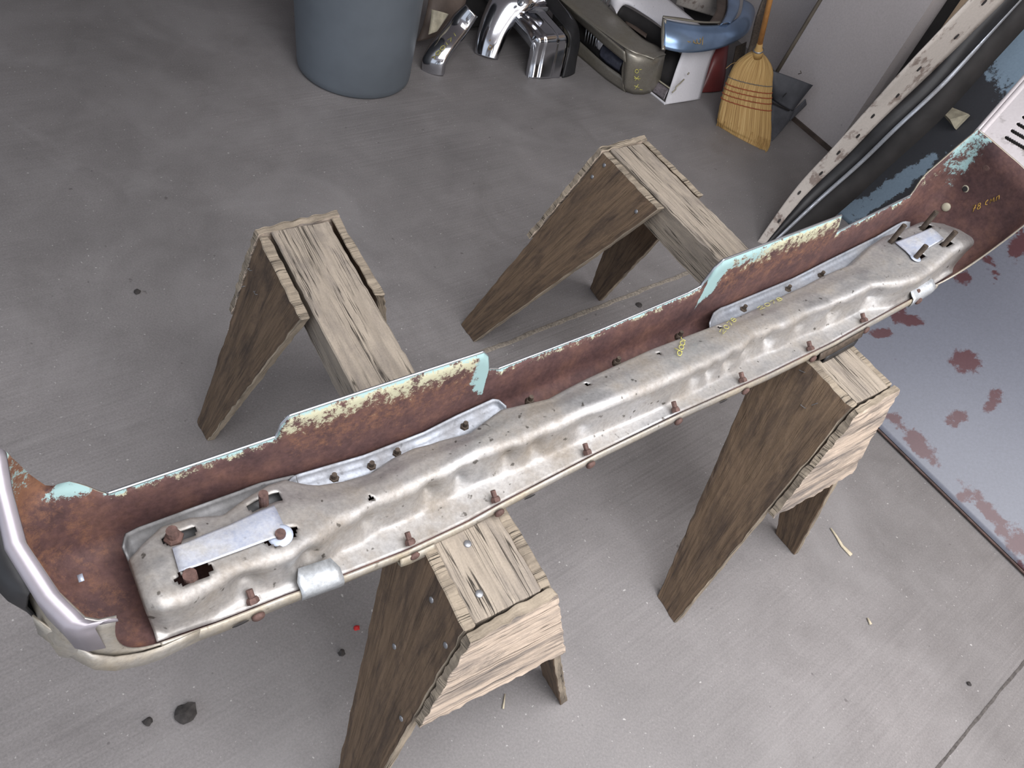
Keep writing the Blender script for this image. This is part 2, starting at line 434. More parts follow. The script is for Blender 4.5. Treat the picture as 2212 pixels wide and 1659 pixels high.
# ------------------------------------------------------------------ sawhorses
def sawhorse(H, TFL, TFR, TNL, TNR, feet, label, legw, gn, gf, inner_z=.0):
    """T.. outer top corners (far/near, left/right) including the leg boards; feet = {key:(outer, inner)}"""
    ctr = (TFL+TFR+TNL+TNR)/4
    root = thing('sawhorse', (ctr.x, ctr.y, 0), label, 'sawhorse', 'pair of wooden sawhorses')
    u = ((TFL+TFR)-(TNL+TNR)).normalized(); v = V((-u.y, u.x, 0))
    W_ = (TFL-TFR).dot(v)*.5+(TNL-TNR).dot(v)*.5; th = .021
    mid0 = (TNL+TNR)/2; mid1 = (TFL+TFR)/2
    hw = W_/2-th-.002
    L = (mid1-mid0).length
    Z = V((0, 0, 1))
    slab('beam', box8(mid0-v*hw-Z*.088, u*L, v*(2*hw), Z*.0895), M['beam'], root, 60, 8, 5, .0022, .0025)
    for key, T, sg, du in (('FL', TFL, 1, -1), ('FR', TFR, -1, -1), ('NL', TNL, 1, 1), ('NR', TNR, -1, 1)):
        fo, fi = feet[key]
        tout = V(T); tin = T+u*du*legw
        if key[0] == 'F': tin = T-u*legw
        else: tin = T+u*legw
        face_n = (fo-tout).cross(tin-tout).normalized()
        if face_n.dot(v*sg) < 0: face_n.negate()
        ins = -face_n*th
        # keep the top against the beam and the foot on the floor
        bt = [V(tout), V(tin)]; bt = [p for p in bt]
        bi = [p+V((ins.x, ins.y, 0))*1.0 for p in bt]
        ft = [V(fo), V(fi)]; fb = [p+V((ins.x, ins.y, 0)) for p in ft]
        C8 = [[[bt[0], bi[0]], [bt[1], bi[1]]], [[ft[0], fb[0]], [ft[1], fb[1]]]]
        slab('leg', C8, None, root, 34, 14, 3, .0035, .002, mats=[M['leg'], M['edge']])
    for (TL, TR, kl, kr, du, cover) in ((TFL, TFR, 'FL', 'FR', 1, gf), (TNL, TNR, 'NL', 'NR', -1, gn)):
        lowL = lerp(TL, feet[kl][0], cover[0]); lowR = lerp(TR, feet[kr][0], cover[1])
        tl = TL+v*.0; tr = TR-v*.0
        n = (lowL-tl).cross(tr-tl).normalized()
        if n.dot(u*du) < 0: n.negate()
        o_ = n*.004; t_ = n*.016
        C8 = [[[tl+o_, tl+o_+t_], [lowL+o_, lowL+o_+t_]], [[tr+o_, tr+o_+t_], [lowR+o_, lowR+o_+t_]]]
        slab('end_panel', C8, None, root, 40, 40, 2, .0045, .001, mats=[M['gusset'], M['edge']])
    return root, u, v
za = .7004; zb = .736
MV = lambda *a: V(a)
TA = [at(558, 511, za), at(733, 469, za), at(1003, 1362, za), at(1190, 1262, za)]
feetA = {'FL': (F(425, 912), F(448, 953)), 'FR': (MV(-.388, 1.356, 0), MV(-.332, 1.303, 0)),
         'NL': (MV(.005, .220, 0), MV(-.055, .275, 0)), 'NR': (MV(.386, .611, 0), MV(.328, .664, 0))}
HA, uA, vA = sawhorse(za, *TA, feetA, 'weathered wooden sawhorse under the left half of the bumper', .235, (.36, .40), (.36, .30))
TB = [at(1304, 329, zb), at(1401, 304, zb), at(1840, 880, zb), at(1929, 828, zb)]
feetB = {'FL': (F(994, 701), F(1023, 739)), 'FR': (F(1283, 620), F(1304, 648)),
         'NL': (F(1457, 1348), F(1420, 1288)), 'NR': (F(1725, 1194), F(1685, 1148))}
HB, uB, vB = sawhorse(zb, *TB, feetB, 'weathered wooden sawhorse under the right half of the bumper, by the blue-grey sheet', .235, (.42, .42), (.45, .36))
def disc_bm(bm, c, n, r, h, seg=14, dome=0):
    n = V(n).normalized(); a = n.orthogonal().normalized(); b = n.cross(a)
    rows = [(r, 0), (r, h*.6), (r*.8, h)] + ([(r*.4, h*1.25)] if dome else [])
    prev = None
    for (rr, hh) in rows:
        ring = [bm.verts.new(V(c)+n*hh+(a*math.cos(2*math.pi*k/seg)+b*math.sin(2*math.pi*k/seg))*rr) for k in range(seg)]
        if prev:
            for k in range(seg): bm.faces.new((prev[k], prev[(k+1) % seg], ring[(k+1) % seg], ring[k]))
        else: bm.faces.new(ring[::-1])
        prev = ring
    bm.faces.new(prev)
def disc(name, c, n, r, h, mt, parent, seg=14, dome=0, label=None):
    bm = bmesh.new(); disc_bm(bm, c, n, r, h, seg, dome); return from_bm(name, bm, mt, parent, seg > 8, label)
for p in ((1035, 1283), (1010, 1175)):
    disc('nail', at(*p, za+.001), (0, 0, 1), .0065, .002, M['nail'], HA)
disc('knot_hole', at(1822, 790, zb+.0005), (0, 0, 1), .0075, .0006, M['darkvoid'], HB)
def leg_nail(T0, T1, F0, F1, a, b, parent, mt=None, r=.0055):
    p = lerp(lerp(T0, T1, a), lerp(F0, F1, a), b); n = (T1-T0).cross(F0-T0).normalized()
    if n.z < 0 and n.dot(CAM-p) < 0: n.negate()
    if n.dot(CAM-p) < 0: n.negate()
    disc('nail', p-n*.0005, n, r, .0025, mt or M['nail'], parent)
for a, b in ((.9, .05), (.35, .06), (.07, .09), (.12, .42), (.55, .30)):
    leg_nail(TA[2], TA[2]+uA*.235, feetA['NL'][0], feetA['NL'][1], a, b, HA)
for a, b in ((.12, .03), (.10, .09), (.85, .06)):
    leg_nail(TB[0], TB[0]-uB*.235, feetB['FL'][0], feetB['FL'][1], a, b, HB)
def staple(T0, T1, F0, F1, a, b, parent, ang=0, wd=.012):
    p = lerp(lerp(T0, T1, a), lerp(F0, F1, a), b)
    e = (T1-T0).normalized(); n = e.cross(F0-T0).normalized()
    if n.dot(CAM-p) < 0: n.negate()
    f = n.cross(e); q = e*math.cos(ang)+f*math.sin(ang)
    tube('staple', [p-q*wd/2-n*.001, p-q*wd/2+n*.004, p+q*wd/2+n*.004, p+q*wd/2-n*.001], .0008, M['nail'], parent, 6, False)
for a, b, g in ((.55, .03, .4), (.28, .07, 1.2), (.36, .10, .2), (.8, .05, .3)):
    staple(TB[2], TB[2]+uB*.235, feetB['NL'][0], feetB['NL'][1], a, b, HB, g)
for a, b, g in ((.3, .15, .2), (.05, .2, .9), (.06, .12, .4)):
    staple(TA[0], TA[0]-uA*.235, feetA['FL'][0], feetA['FL'][1], a, b, HA, g)

# ------------------------------------------------------------------ the bumper
BO = V((.0102, .56554, 0)); BT = V((.66633, .74565, 0)).normalized(); BN = V((-BT.y, BT.x, 0))
def BP(t, c, z): p = BO+BT*t+BN*c; return V((p.x, p.y, z))
def BL(p): q = V((p.x, p.y, 0))-BO; return q.dot(BT), q.dot(BN), p.z
ZN = [(-.46, .785), (-.38, .763), (-.29, .750), (-.21, .729), (-.106, .713), (0, .715), (.06, .729), (.25, .755), (.45, .768),
      (.70, .765), (.9, .779), (1.0, .800), (1.16, .829), (1.27, .866)]
def zn(t): return interp(t, ZN)
ZR = [(-.449, .862), (-.237, .861), (-.230, .885), (-.218, .900), (.092, .900), (.104, .885), (.114, .848), (.135, .838), (.351, .848),
      (.560, .872), (.590, .880), (.600, .925), (.612, .941), (.955, .966), (.972, .940), (.985, .913), (1.218, .960)]
def zr(t): return interp(t, ZR)
def raised(t): return sstep((t+.236)/.02)*sstep((.110-t)/.014) + sstep((t-.594)/.014)*sstep((.978-t)/.02)
bumper = thing('truck_bumper', BP(.4, .08, 0), 'long chrome truck bumper lying open side up across both sawhorses', 'bumper')
JN = 26
def section(t):
    """inner surface from near rim to far rim, as (c, z)"""
    a = zn(t); r = zr(t); f = a-.0095
    key = [(0, a), (.003, a-.009), (.010, f+.001), (.025, f), (.14, f+.002), (.158, f+.010), (.162, f+.026),
           (.166, lerp(f+.03, r, .5)), (.169, r-.012), (.1715, r-.003), (.174, r)]
    L = [0]
    for p, q in zip(key, key[1:]): L.append(L[-1]+math.hypot(q[0]-p[0], q[1]-p[1]))
    out = []
    for j in range(JN):
        s = L[-1]*j/(JN-1)
        out.append((interp(s, list(zip(L, [k[0] for k in key]))), interp(s, list(zip(L, [k[1] for k in key])))))
    return out
rows = []; meta = []
# left end: quadratic sweep from the last section up to the end rim
def end_rows(t0, rim, ctrl_t, near_ctrl, far_path, K, sgn):
    S = section(t0); R = []
    for j in range(JN):
        s = j/(JN-1); R.append([interp(s, [(q[0], q[k]) for q in rim]) for k in (1, 2, 3)])
    out = []
    for k in range(1, K+1):
        e = k/K; row = []
        for j in range(JN):
            s = j/(JN-1); A = V((t0, *S[j])); C_ = V(R[j])
            B = V((ctrl_t, lerp(A.y, C_.y, .5), A.z))
            wgt_n = max(0, 1-s/.12); wgt_f = max(0, 1-(1-s)/.12)
            if wgt_n: B = B.lerp(V(near_ctrl), wgt_n)
            p = A*(1-e)**2+B*2*e*(1-e)+C_*e*e
            if wgt_f:
                fp = V([interp(e, [(q[0], q[i]) for q in far_path]) for i in (1, 2, 3)])
                p = p.lerp(fp, wgt_f)
            row.append(BP(*p))
        out.append(row)
    return out
leftR = [(0, -.476, .000, .905), (.06, -.500, .006, .905), (.2, -.516, .040, .925), (.5, -.529, .095, .955), (.8, -.525, .140, .985), (1, -.519, .176, 1.004)]
leftF = [(0, -.449, .172, .862), (.2, -.468, .182, .885), (.35, -.482, .192, .889), (.55, -.503, .198, .880), (.75, -.512, .192, .925), (1, -.519, .176, 1.004)]
E1 = end_rows(-.449, leftR, -.60, (-.505, 0, .80), leftF, 12, -1)
rightR = [(0, 1.286, -.040, 1.100), (.5, 1.290, .06, 1.112), (1, 1.286, .172, 1.121)]
rightF = [(0, 1.218, .172, .960), (.15, 1.220, .176, .985), (.3, 1.232, .182, 1.005), (1, 1.286, .172, 1.121)]
E2 = end_rows(1.218, rightR, 1.375, (1.31, -.01, .88), rightF, 12, 1)
ts = sorted(set([round(x, 4) for x in fr(-.449, 1.218, 130)] + [round(a[0]+d, 4) for a in ZR for d in (-.003, 0, .003) if -.449 < a[0]+d < 1.218]))
mid = [[BP(t, *p) for p in section(t)] for t in ts]
allrows = E1[::-1]+mid+E2
def bump_paint(i, j):
    s = j/(JN-1)
    p = allrows[i][j]; t, c, z = BL(p)
    cream = teal = orange = 0
    k = i-len(E1)
    if 0 <= k < len(mid):
        ra = raised(t); v = sstep((s-.76)/.22)
        lo = sstep((s-.90)/.08)
        cream = .64*v*ra + .46*lo*(1-ra)
        teal = .8*sstep((s-.955)/.03)
        if ra > .01:
            d = min(abs(t-.11), abs(t-.60))
            teal = max(teal, 1.0*sstep((.050-d)/.04)*sstep((s-.62)/.2))
            if t > .5: teal = max(teal, .56*sstep((s-.86)/.06)*sstep((.80-t)/.1))
        orange = .42*sstep((s-.55)/.3)*ra+.16
    elif k < 0:
        e = min(1, -k/len(E1))
        orange = .45+.50*sstep((e-.25)/.5)
        cream = .75*sstep((e-.8)/.2)*sstep((s-.2)/.2)*.8
        if s > .92 and .12 < e < .5: teal = .85*sstep((s-.93)/.04)*sstep((e-.1)/.1)*sstep((.52-e)/.12)
        if s > .8: teal = max(teal, .50*sstep((s-.8)/.1)*sstep((e-.5)/.3))
    else:
        e = (k-len(mid)+1)/len(E2)
        orange = .22
        teal = .60*sstep((s-.72)/.2)*sstep((e-.3)/.4)
        cream = .3*sstep((s-.8)/.2)
    return (cream, teal, orange)
sh = grid('bumper_shell', allrows, [M['rust'], M['outer'], M['lip']], bumper, .0035, -1, True, attrs={'paint': bump_paint}, mo=1, rim=1)
# near rolled outer strip that shows below the rim
P = []
for t in ts:
    a = zn(t); x_ = .010*sstep((-.15-t)/.25); P.append([BP(t, -.0005, a+.0012), BP(t, -.0042, a-.001), BP(t, -.006, a-.008), BP(t, -.0055, a-.015-x_), BP(t, .004, a-.0165-x_)])
grid('near_flange', P, M['outer'], bumper, .002, 1, label='pale dusty outer flange')
P = []
for t in ts:
    r = zr(t); rr = raised(t)
    P.append([BP(t, .1735, r-.001), BP(t, .1745, r+.0006), BP(t, .1762, r+.0002), BP(t, .1778, r-.003), BP(t, .1770, r-.014)])
grid('far_flange', P, M['chromedull'], bumper, .0008, 1, label='bright bare metal edge')
# rolled lip round the left end
lp = []
for s, t, c, z in leftR: lp.append((t, c, z))
lpf = []
for k in range(25):
    s = k/24; lpf.append([interp(s, [(q[0], q[i]) for q in leftR]) for i in (1, 2, 3)])
P = []
for k, (t, c, z) in enumerate(lpf):
    s = k/24; wd = .022*(1-.35*s)
    row = []
    for a in fr(-.2, 3.3, 9):
        row.append(BP(t-wd*.5+wd*.5*math.cos(a)-.000, c-.004*(1-s), z-.004+.010*math.sin(a)))
    row.append(BP(t-wd*1.0, c-.006*(1-s), z-.055))
    P.append(row)
grid('rolled_lip', P, M['lip'], bumper, .0015, 0, label='smooth grey rolled lip at the end')
# chrome corner bulge at the lower left and black pad outside the left end
P = []
for k in range(13):
    e = k/12; q = [(-.40, .000, .758), (-.455, -.004, .765), (-.49, -.004, .79), (-.510, .000, .815), (-.530, .025, .835), (-.545, .05, .85)]
    f = e*(len(q)-1); i = min(len(q)-2, int(f)); g = f-i
    t, c, z = [lerp(q[i][m_], q[i+1][m_], g) for m_ in range(3)]
    P.append([BP(t-.004, c-.003, z+.016+.018*e), BP(t-.007, c-.005, z+.008), BP(t-.009, c-.006, z-.008), BP(t-.002, c+.004, z-.026), BP(t+.02, c+.02, z-.036)])
grid('corner_moulding', P, M['outer'], bumper, .002, 0, label='yellow-stained chrome corner')
P = []
for k in range(11):
    e = k/10; z = .90+.06*e; c = .055+.125*e; b_ = math.sin(math.pi*e)**.6
    P.append([BP(-.540, c, z+.02), BP(-.545-.016*b_, c, z+.012), BP(-.552-.022*b_, c, z-.01), BP(-.55-.012*b_, c, z-.05), BP(-.54, c, z-.065)])
grid('end_pad', P, M['black'], bumper, .004, 0, label='black rubber pad on the outside of the end')

# --- reinforcement brace
def on(px, py, dz):
    z = .78
    for _ in range(12):
        p = at(px, py, z); t = BL(p)[0]; z = z+(zn(t)+dz-z)*.7
    return BL(at(px, py, z))
farpx = [(264, 1206), (290, 1186), (318, 1160), (347, 1133), (409, 1113), (481, 1108), (524, 1076), (579, 1043), (615, 1032), (662, 1042), (688, 1044), (740, 1036), (800, 1018), (850, 985), (894, 964), (950, 948), (1017, 931),
         (1086, 880), (1187, 857), (1272, 812), (1417, 747), (1609, 675), (1715, 625), (1790, 588), (1840, 568), (1880, 530), (1909, 508), (1950, 494), (1990, 476), (2040, 480), (2070, 498)]
ridpx = [(300, 1300), (345, 1308), (400, 1296), (450, 1268), (500, 1240), (560, 1222), (640, 1196), (695, 1160), (731, 1130), (780, 1112), (818, 1083), (900, 1052), (970, 1018), (1042, 980), (1120, 958), (1200, 922), (1300, 880),
         (1417, 834), (1520, 790), (1610, 745), (1634, 722), (1700, 700), (1764, 668), (1830, 645), (1887, 617), (1950, 610), (1990, 600), (2030, 572), (2066, 540)]
FA = sorted((on(x, y, .048)[:2] for x, y in farpx), key=lambda q: q[0])
RA = sorted((on(x, y, .062)[:2] for x, y in ridpx), key=lambda q: q[0])
TL_, TR_ = on(290, 1250, .03)[0], on(2085, 512, .036)[0]
NT, NS = 560, 44
tb = fr(TL_, TR_, NT)
def dent(t):
    d = 0
    for t0, w0, a0 in ((-.335, .02, .010), (-.25, .02, .012), (-.155, .018, .008), (-.04, .016, .012), (.015, .014, .008), (.10, .016, .010), (.15, .014, .008), (.24, .02, .006),
                       (.50, .016, .008), (.545, .012, .009), (.60, .015, .010), (.66, .014, .008), (.73, .015, .010), (.82, .018, .007), (.92, .015, .009), (1.03, .02, .008)):
        d += 1.35*a0*math.exp(-((t-t0)/w0)**2)
    return d
def barsec(t):
    cf = interp(t, FA); cr = interp(t, RA); a = zn(t); base = a-.006
    e = min((t-TL_)/.02, (TR_-t)/.02, 1); e = max(.0, e)**.5
    hf = .048*(.75+.25*e); hr = .062*(.8+.2*e)
    cr = min(cr, cf-.02); d = dent(t)
    cb = max(.012, cr*.93-.006)
    wv = .0015*noise.noise(V((t*9, 1, 0)))
    key = [(cf+.010, base+.006), (cf+.004, a+hf*.7), (cf-.003, a+hf-.001), (cf-.010, a+hf), ((cf+cr)/2+.004, a+hr*.93+wv), (cr+.012, a+hr), (cr+.003, a+hr-.002),
           (cr-.003+d*.25, a+hr-.008), (lerp(cr, cb, .5)+d*1.1, a+hr*.42-d*.5), (cb+d*.35, a+.004), (cb-.004, a-.004), (.004, a-.0045)]
    return key
# resample each section smoothly
def resample(key, n):
    L = [0]
    for p, q in zip(key, key[1:]): L.append(L[-1]+math.hypot(q[0]-p[0], q[1]-p[1]))
    cs = list(zip(L, [k[0] for k in key])); zs = list(zip(L, [k[1] for k in key]))
    o = []
    for j in range(n):
        s = L[-1]*j/(n-1); h = .0022
        o.append((sum(interp(s+d, cs) for d in (-h, 0, h))/3, sum(interp(s+d, zs) for d in (-h, 0, h))/3))
    o[0] = key[0]; o[-1] = key[-1]
    return o
BG = [[BP(t, *q) for q in resample(barsec(t), NS)] for t in tb]
holes = []
def slot(p0, p1, r):
    a = on(*p0, .058); b = on(*p1, .058); holes.append((V(a[:2]), V(b[:2]), r))
slot((362, 1160), (410, 1143), .0085); slot((550, 1087), (594, 1068), .0095); slot((588, 1168), (628, 1149), .0095); slot((396, 1252), (445, 1230), .009)
slot((1930, 516), (1945, 510), .007); slot((1997, 488), (2012, 484), .007); slot((1975, 560), (1990, 554), .007); slot((2036, 530), (2048, 526), .007)
for hx, hy in ((1558, 700), (1424, 757), (1272, 824), (800, 1078)): slot((hx, hy), (hx+2, hy), .0045)
def keepbar(i, j):
    p = (BG[i][j]+BG[i+1][j+1])/2; t, c, z = BL(p)
    if z < zn(t)+.02: return True
    q = V((t, c))
    for a, b, r in holes:
        ab = b-a; k = max(0, min(1, (q-a).dot(ab)/max(1e-9, ab.length_squared)))
        if (q-a-ab*k).length < r: return False
    return True
grid('reinforcement_bar', BG, M['bar'], bumper, .0035, 1, keep=keepbar, label='grimy pale metal brace bolted inside')
# grey backing sheets beside the brace
def sheet(name, pts, dz, mt, flange=.016, cin=.03):
    q = sorted((on(x, y, dz) for x, y in pts), key=lambda a: a[0]); P = []
    for t in fr(q[0][0], q[-1][0], 90):
        c = min(.158, interp(t, [(a[0], a[1]) for a in q])); z = zn(t)+dz
        P.append([BP(t, c-cin, z-.008), BP(t, c-.014, z-.008), BP(t, c-.007, z-.006), BP(t, c-.003, z-.001), BP(t, c, z+flange*.25)])
    return grid(name, P, mt, bumper, .0025, 0)
sheet('end_backing_sheet', [(266, 1185), (272, 1156), (300, 1142), (400, 1105), (520, 1062), (611, 1028), (640, 1030)], .036, M['greymetal'], cin=.036).__setitem__('label', 'dull dark grey backing sheet at the left end')
sheet('backing_strip', [(622, 1046), (630, 1034), (645, 1026), (800, 960), (960, 895), (1060, 863), (1082, 868), (1092, 880)], .036, M['strip'], cin=.036).__setitem__('label', 'silvery strip along the far side of the brace')
sheet('backing_strip', [(1531, 700), (1540, 678), (1560, 664), (1650, 620), (1745, 580), (1830, 538), (1950, 480), (1964, 482)], .036, M['strip'], cin=.040).__setitem__('label', 'silvery strip at the right half of the brace')
for x, y in ((722, 1030), (803, 1004), (858, 976), (1005, 918), (1608, 665), (1704, 622), (1776, 592), (1146, 862), (1335, 778), (1470, 722)):
    t, c, z = on(x, y, .034)
    b0 = BP(t, c, z-.012); bm = bmesh.new(); disc_bm(bm, b0, (0, 0, 1), .0085, .010, 6)
    tube_bm(bm, [b0+V((0, 0, .009)), b0+V((0, 0, .019))], .0042, 8)
    from_bm('clip_bolt', bm, M['boltdark'], bumper)
# clean mounting plates between the slots
def plate(name, px, dz, mt):
    q = [on(x, y, dz+.022) for x, y in px]; n = 14; P = []
    for i in range(n):
        for_row = []
        for j in range(n):
            u_, v_ = i/(n-1), j/(n-1)
            a = [lerp(lerp(q[0][k], q[1][k], u_), lerp(q[3][k], q[2][k], u_), v_) for k in (0, 1)]
            sec = resample(barsec(a[0]), NS); sec2 = sorted(sec[2:34], key=lambda s: s[0])
            for_row.append(BP(a[0], a[1], interp(a[1], sec2)+.0042))
        P.append(for_row)
    return grid(name, P, mt, bumper, .001, 0, label='clean bluish mounting plate')
plate('mounting_plate', [(372, 1184), (592, 1092), (622, 1158), (388, 1240)], .036, M['plate'])
plate('mounting_plate', [(1935, 522), (2012, 492), (2035, 520), (1966, 560)], .036, M['plate'])
# end studs with washers
def stud(bx, by, hgt, mt, r=.0068, washer=None, head=False, tilt=(0, 0)):
    t, c, z = on(bx, by, .058); p0 = BP(t, c, z-.035); top = BP(t+tilt[0], c+tilt[1], z+hgt)
    bm = bmesh.new(); tube_bm(bm, [p0, lerp(p0, top, .5), top], r, 12)
    if head: disc_bm(bm, BP(t, c, z-.004), (0, 0, 1), .012, .008, 6)
    o = from_bm('stud', bm, mt, bumper)
    if washer:
        disc('washer', BP(t, c, z+.0035), (0, 0, 1), washer, .0018, M['clean'], bumper, 22)
stud(375, 1160, .018, M['boltrust'], .0072, None, True); stud(570, 1084, .022, M['boltrust'], .0065)
stud(606, 1160, .012, M['boltrust'], .0070, .0165, True); stud(412, 1249, .012, M['boltrust'], .0085)
for x, y in ((1930, 516), (1998, 487), (2038, 530), (1975, 560)): stud(x, y, .040, M['boltdark'], .0058, .0125 if (x, y) == (1975, 560) else None)
# bolts through the near flange
def cpoint(px, py, c):
    d = FW + RT*((px-1106)/FPX) - UP*((py-829.5)/FPX); k = (c-(CAM-BO).dot(BN))/d.dot(BN); return BL(CAM+d*k)
for x, y in ((553, 1300), (905, 1156), (1092, 1070), (1291, 972), (1476, 890), (1632, 812), (1786, 735), (1895, 682), (2018, 610)):
    t, c, z = cpoint(x, y, -.006); z = zn(t)-.010
    p = BP(t, -.0075, z); bm = bmesh.new()
    disc_bm(bm, p, -BN, .0088, .005, 14, 1)
    from_bm('flange_bolt', bm, M['boltrust'], bumper, True)
    bm = bmesh.new(); q = BP(t, .006, z+.012)
    disc_bm(bm, q, BN*.8+V((0, 0, .6)), .0082, .008, 6); tube_bm(bm, [q, q+(BN*.8+V((0, 0, .6))).normalized()*.019], .0045, 8)
    from_bm('nut', bm, M['boltrust'], bumper)
for x, y in ((515, 1325), (1157, 1042), (1572, 850), (1868, 690)):
    t, c, z = cpoint(x, y, -.006)
    P = [[BP(t+(a-.5)*.022, -.0085, zn(t)-.012+(b-.5)*.007*math.sin(math.pi*min(1, max(.0, a))+.0001)**.5) for b in (0, 1)] for a in fr(0.02, .98, 9)]
    grid('bolt_slot', P, M['darkvoid'], bumper, .0008)
# shiny folded tabs
def foldtab(px):
    q = [cpoint(x, y, .0) for x, y in px]
    t0, t1 = q[0][0], q[1][0]; P = []
    for t in fr(t0, t1, 9):
        e = (t-t0)/(t1-t0); h = .024*min(1, (min(e, 1-e)*9)**.5+.15)
        a = zn(t)
        P.append([BP(t, -.007, a-.018), BP(t, -.0075, a-.004), BP(t, -.004, a+.004), BP(t, .004, a+.0075), BP(t, .006+h*.8, a+.010+h*.25)])
    grid('folded_tab', P, M['tab'], bumper, .002, 0, label='bright galvanised tab hooked over the rim')
foldtab([(648, 1262), (742, 1222)]); foldtab([(1974, 640), (2014, 620)])
# licence bracket hook near the left sawhorse and dark bracket over the right one
def bracket(x0, x1, y0, y1, drop, mt, label):
    a = cpoint(x0, y0, -.008); b = cpoint(x1, y1, -.008); P = []
    for t in fr(a[0], b[0], 14):
        e = (t-a[0])/(b[0]-a[0]); k = math.sin(math.pi*min(1, e*1.0+.08))**.5 if e < .92 else .4
        z = zn(t)
        P.append([BP(t, -.008, z-.004), BP(t, -.011, z-.014), BP(t, -.013, z-.014-drop*k*.5), BP(t, -.008, z-.014-drop*k), BP(t, .012, z-.014-drop*k)])
    return grid('bracket', P, mt, bumper, .003, 0, label=label)
bracket(868, 944, 1195, 1163, .012, M['outer'], 'curled chrome bracket below the near rim')
bracket(1795, 1885, 738, 692, .026, M['boltdark'], 'dark bracket between bumper and sawhorse')
P = []
for t in fr(*[cpoint(x, y, -.01)[0] for x, y in ((1815, 730), (1880, 697))], 8): P.append([BP(t, -.014, zn(t)-.022), BP(t, -.016, zn(t)-.040), BP(t, .01, zn(t)-.042)])
grid('rubber_strip', P, M['black'], bumper, .003, 0)
# small things inside the ends
def pix(p):
    d = p-CAM; k = d.dot(FW); return 1106+FPX*d.dot(RT)/k, 829.5-FPX*d.dot(UP)/k
SHP = [(pix(allrows[i][j]), i, j) for i in range(1, len(allrows)-1) for j in range(1, JN-1) if i > 100]
def shell_at(px, py):
    near = sorted(SHP, key=lambda q: (q[0][0]-px)**2+(q[0][1]-py)**2)[:4]
    ws = [1/(1+(q[0][0]-px)**2+(q[0][1]-py)**2) for q in near]
    _, i, j = near[0]; n = (allrows[i+1][j]-allrows[i-1][j]).cross(allrows[i][j+1]-allrows[i][j-1]).normalized()
    p0_ = allrows[i][j]
    if n.dot(CAM-p0_) < 0: n.negate()
    d = (FW + RT*((px-1106)/FPX) - UP*((py-829.5)/FPX)).normalized()
    return CAM + d*((p0_-CAM).dot(n)/d.dot(n)), n
p, n = shell_at(2044, 447); disc('plug', p, n, .010, .004, M['tan'], bumper, 14, 1, label='dull grey plug')
p, n = shell_at(2085, 408); disc('drilled_hole', p, n, .0085, .0008, M['tan'], bumper, 18); disc('drilled_hole', p+n*.001, n, .0062, .0006, M['darkvoid'], bumper, 18)
p, n = shell_at(2130, 365); disc('drilled_hole', p, n, .0085, .0006, M['boltrust'], bumper, 18)
def strokes0(lines):
    bm = bmesh.new()
    for ln in lines:
        pts = []
        for (u_, v_) in ln:
            p, n = shell_at(2100+u_*11+v_*2, 458-u_*5-v_*13); pts.append(p+n*.001)
        tube_bm(bm, pts, .0009, 5)
    from_bm('crayon_writing', bm, M['orange'], bumper, True)
strokes0([[(0, 1), (.6, 1), (.2, 0)], [(.1, .5), (.6, .5)], [(1.3+.3*math.cos(a), .27+.27*math.sin(a)) for a in fr(0, 6.28, 10)], [(1.3+.25*math.cos(a), .77+.22*math.sin(a)) for a in fr(0, 6.28, 10)],
          [(3.0, .9), (2.6, .7), (2.6, .2), (3.0, .1)], [(3.5, .1), (3.6, .8), (3.9, .3), (4.2, .8), (4.3, .1)], [(4.7, .1), (4.8, .7), (5.2, .8), (5.3, .1)]])
P = [[BP(-.508+a*.006, .104+b*.010, .800+.004) for b in (0, 1)] for a in (0, 1)]  # tiny pale patch painting a glint inside the left end
for o in (grid('painted_glint', P, M['clean'], bumper, .001),): pass

# crayon marks: strokes lying on a surface
def strokes(name, lines, place, mt, parent, r=.0011):
    bm = bmesh.new()
    for ln in lines: tube_bm(bm, [place(*p) for p in ln], r, 5)
    return from_bm(name, bm, mt, parent, True)
def arc(cx, cy, rx, ry, a0=0, a1=360, n=12): return [(cx+rx*math.cos(math.radians(a)), cy+ry*math.sin(math.radians(a))) for a in fr(a0, a1, n)]
def barplace(px0, ex, ey):
    def f(u_, v_):
        x = px0[0]+ex[0]*u_+ey[0]*v_; y = px0[1]+ex[1]*u_+ey[1]*v_
        t, c, z = on(x, y, .054); sec2 = sorted(resample(barsec(t), NS)[2:34], key=lambda s: s[0])
        return BP(t, c, interp(c, sec2)+.0040)
    return f
door = [arc(.5, .3, .4, .3), [(.9, .0), (1.0, 1.1)], arc(1.6, .3, .4, .3), arc(2.4, .3, .4, .3), [(3.0, .0), (3.0, .6), (3.3, .65), (3.6, .6)]]
strokes('crayon_writing', door, barplace((1466, 778), (5, -14), (-14, -9)), M['yellow'], bumper, .0008)
num = [[(0, .8), (.5, 1), (.6, .6), (0, 0), (.7, 0)], arc(1.2, .5, .3, .5), [(1.8, 1), (2.3, 1), (1.9, 0)], arc(2.8, .25, .3, .25), arc(2.8, .75, .25, .25)]
strokes('crayon_writing', num, barplace((1558, 727), (11, -12), (-7, -9)), M['yellow'], bumper, .0006)
strokes('crayon_writing', num, barplace((1642, 668), (16, -7), (-5, -8)), M['yellow'], bumper, .0005)

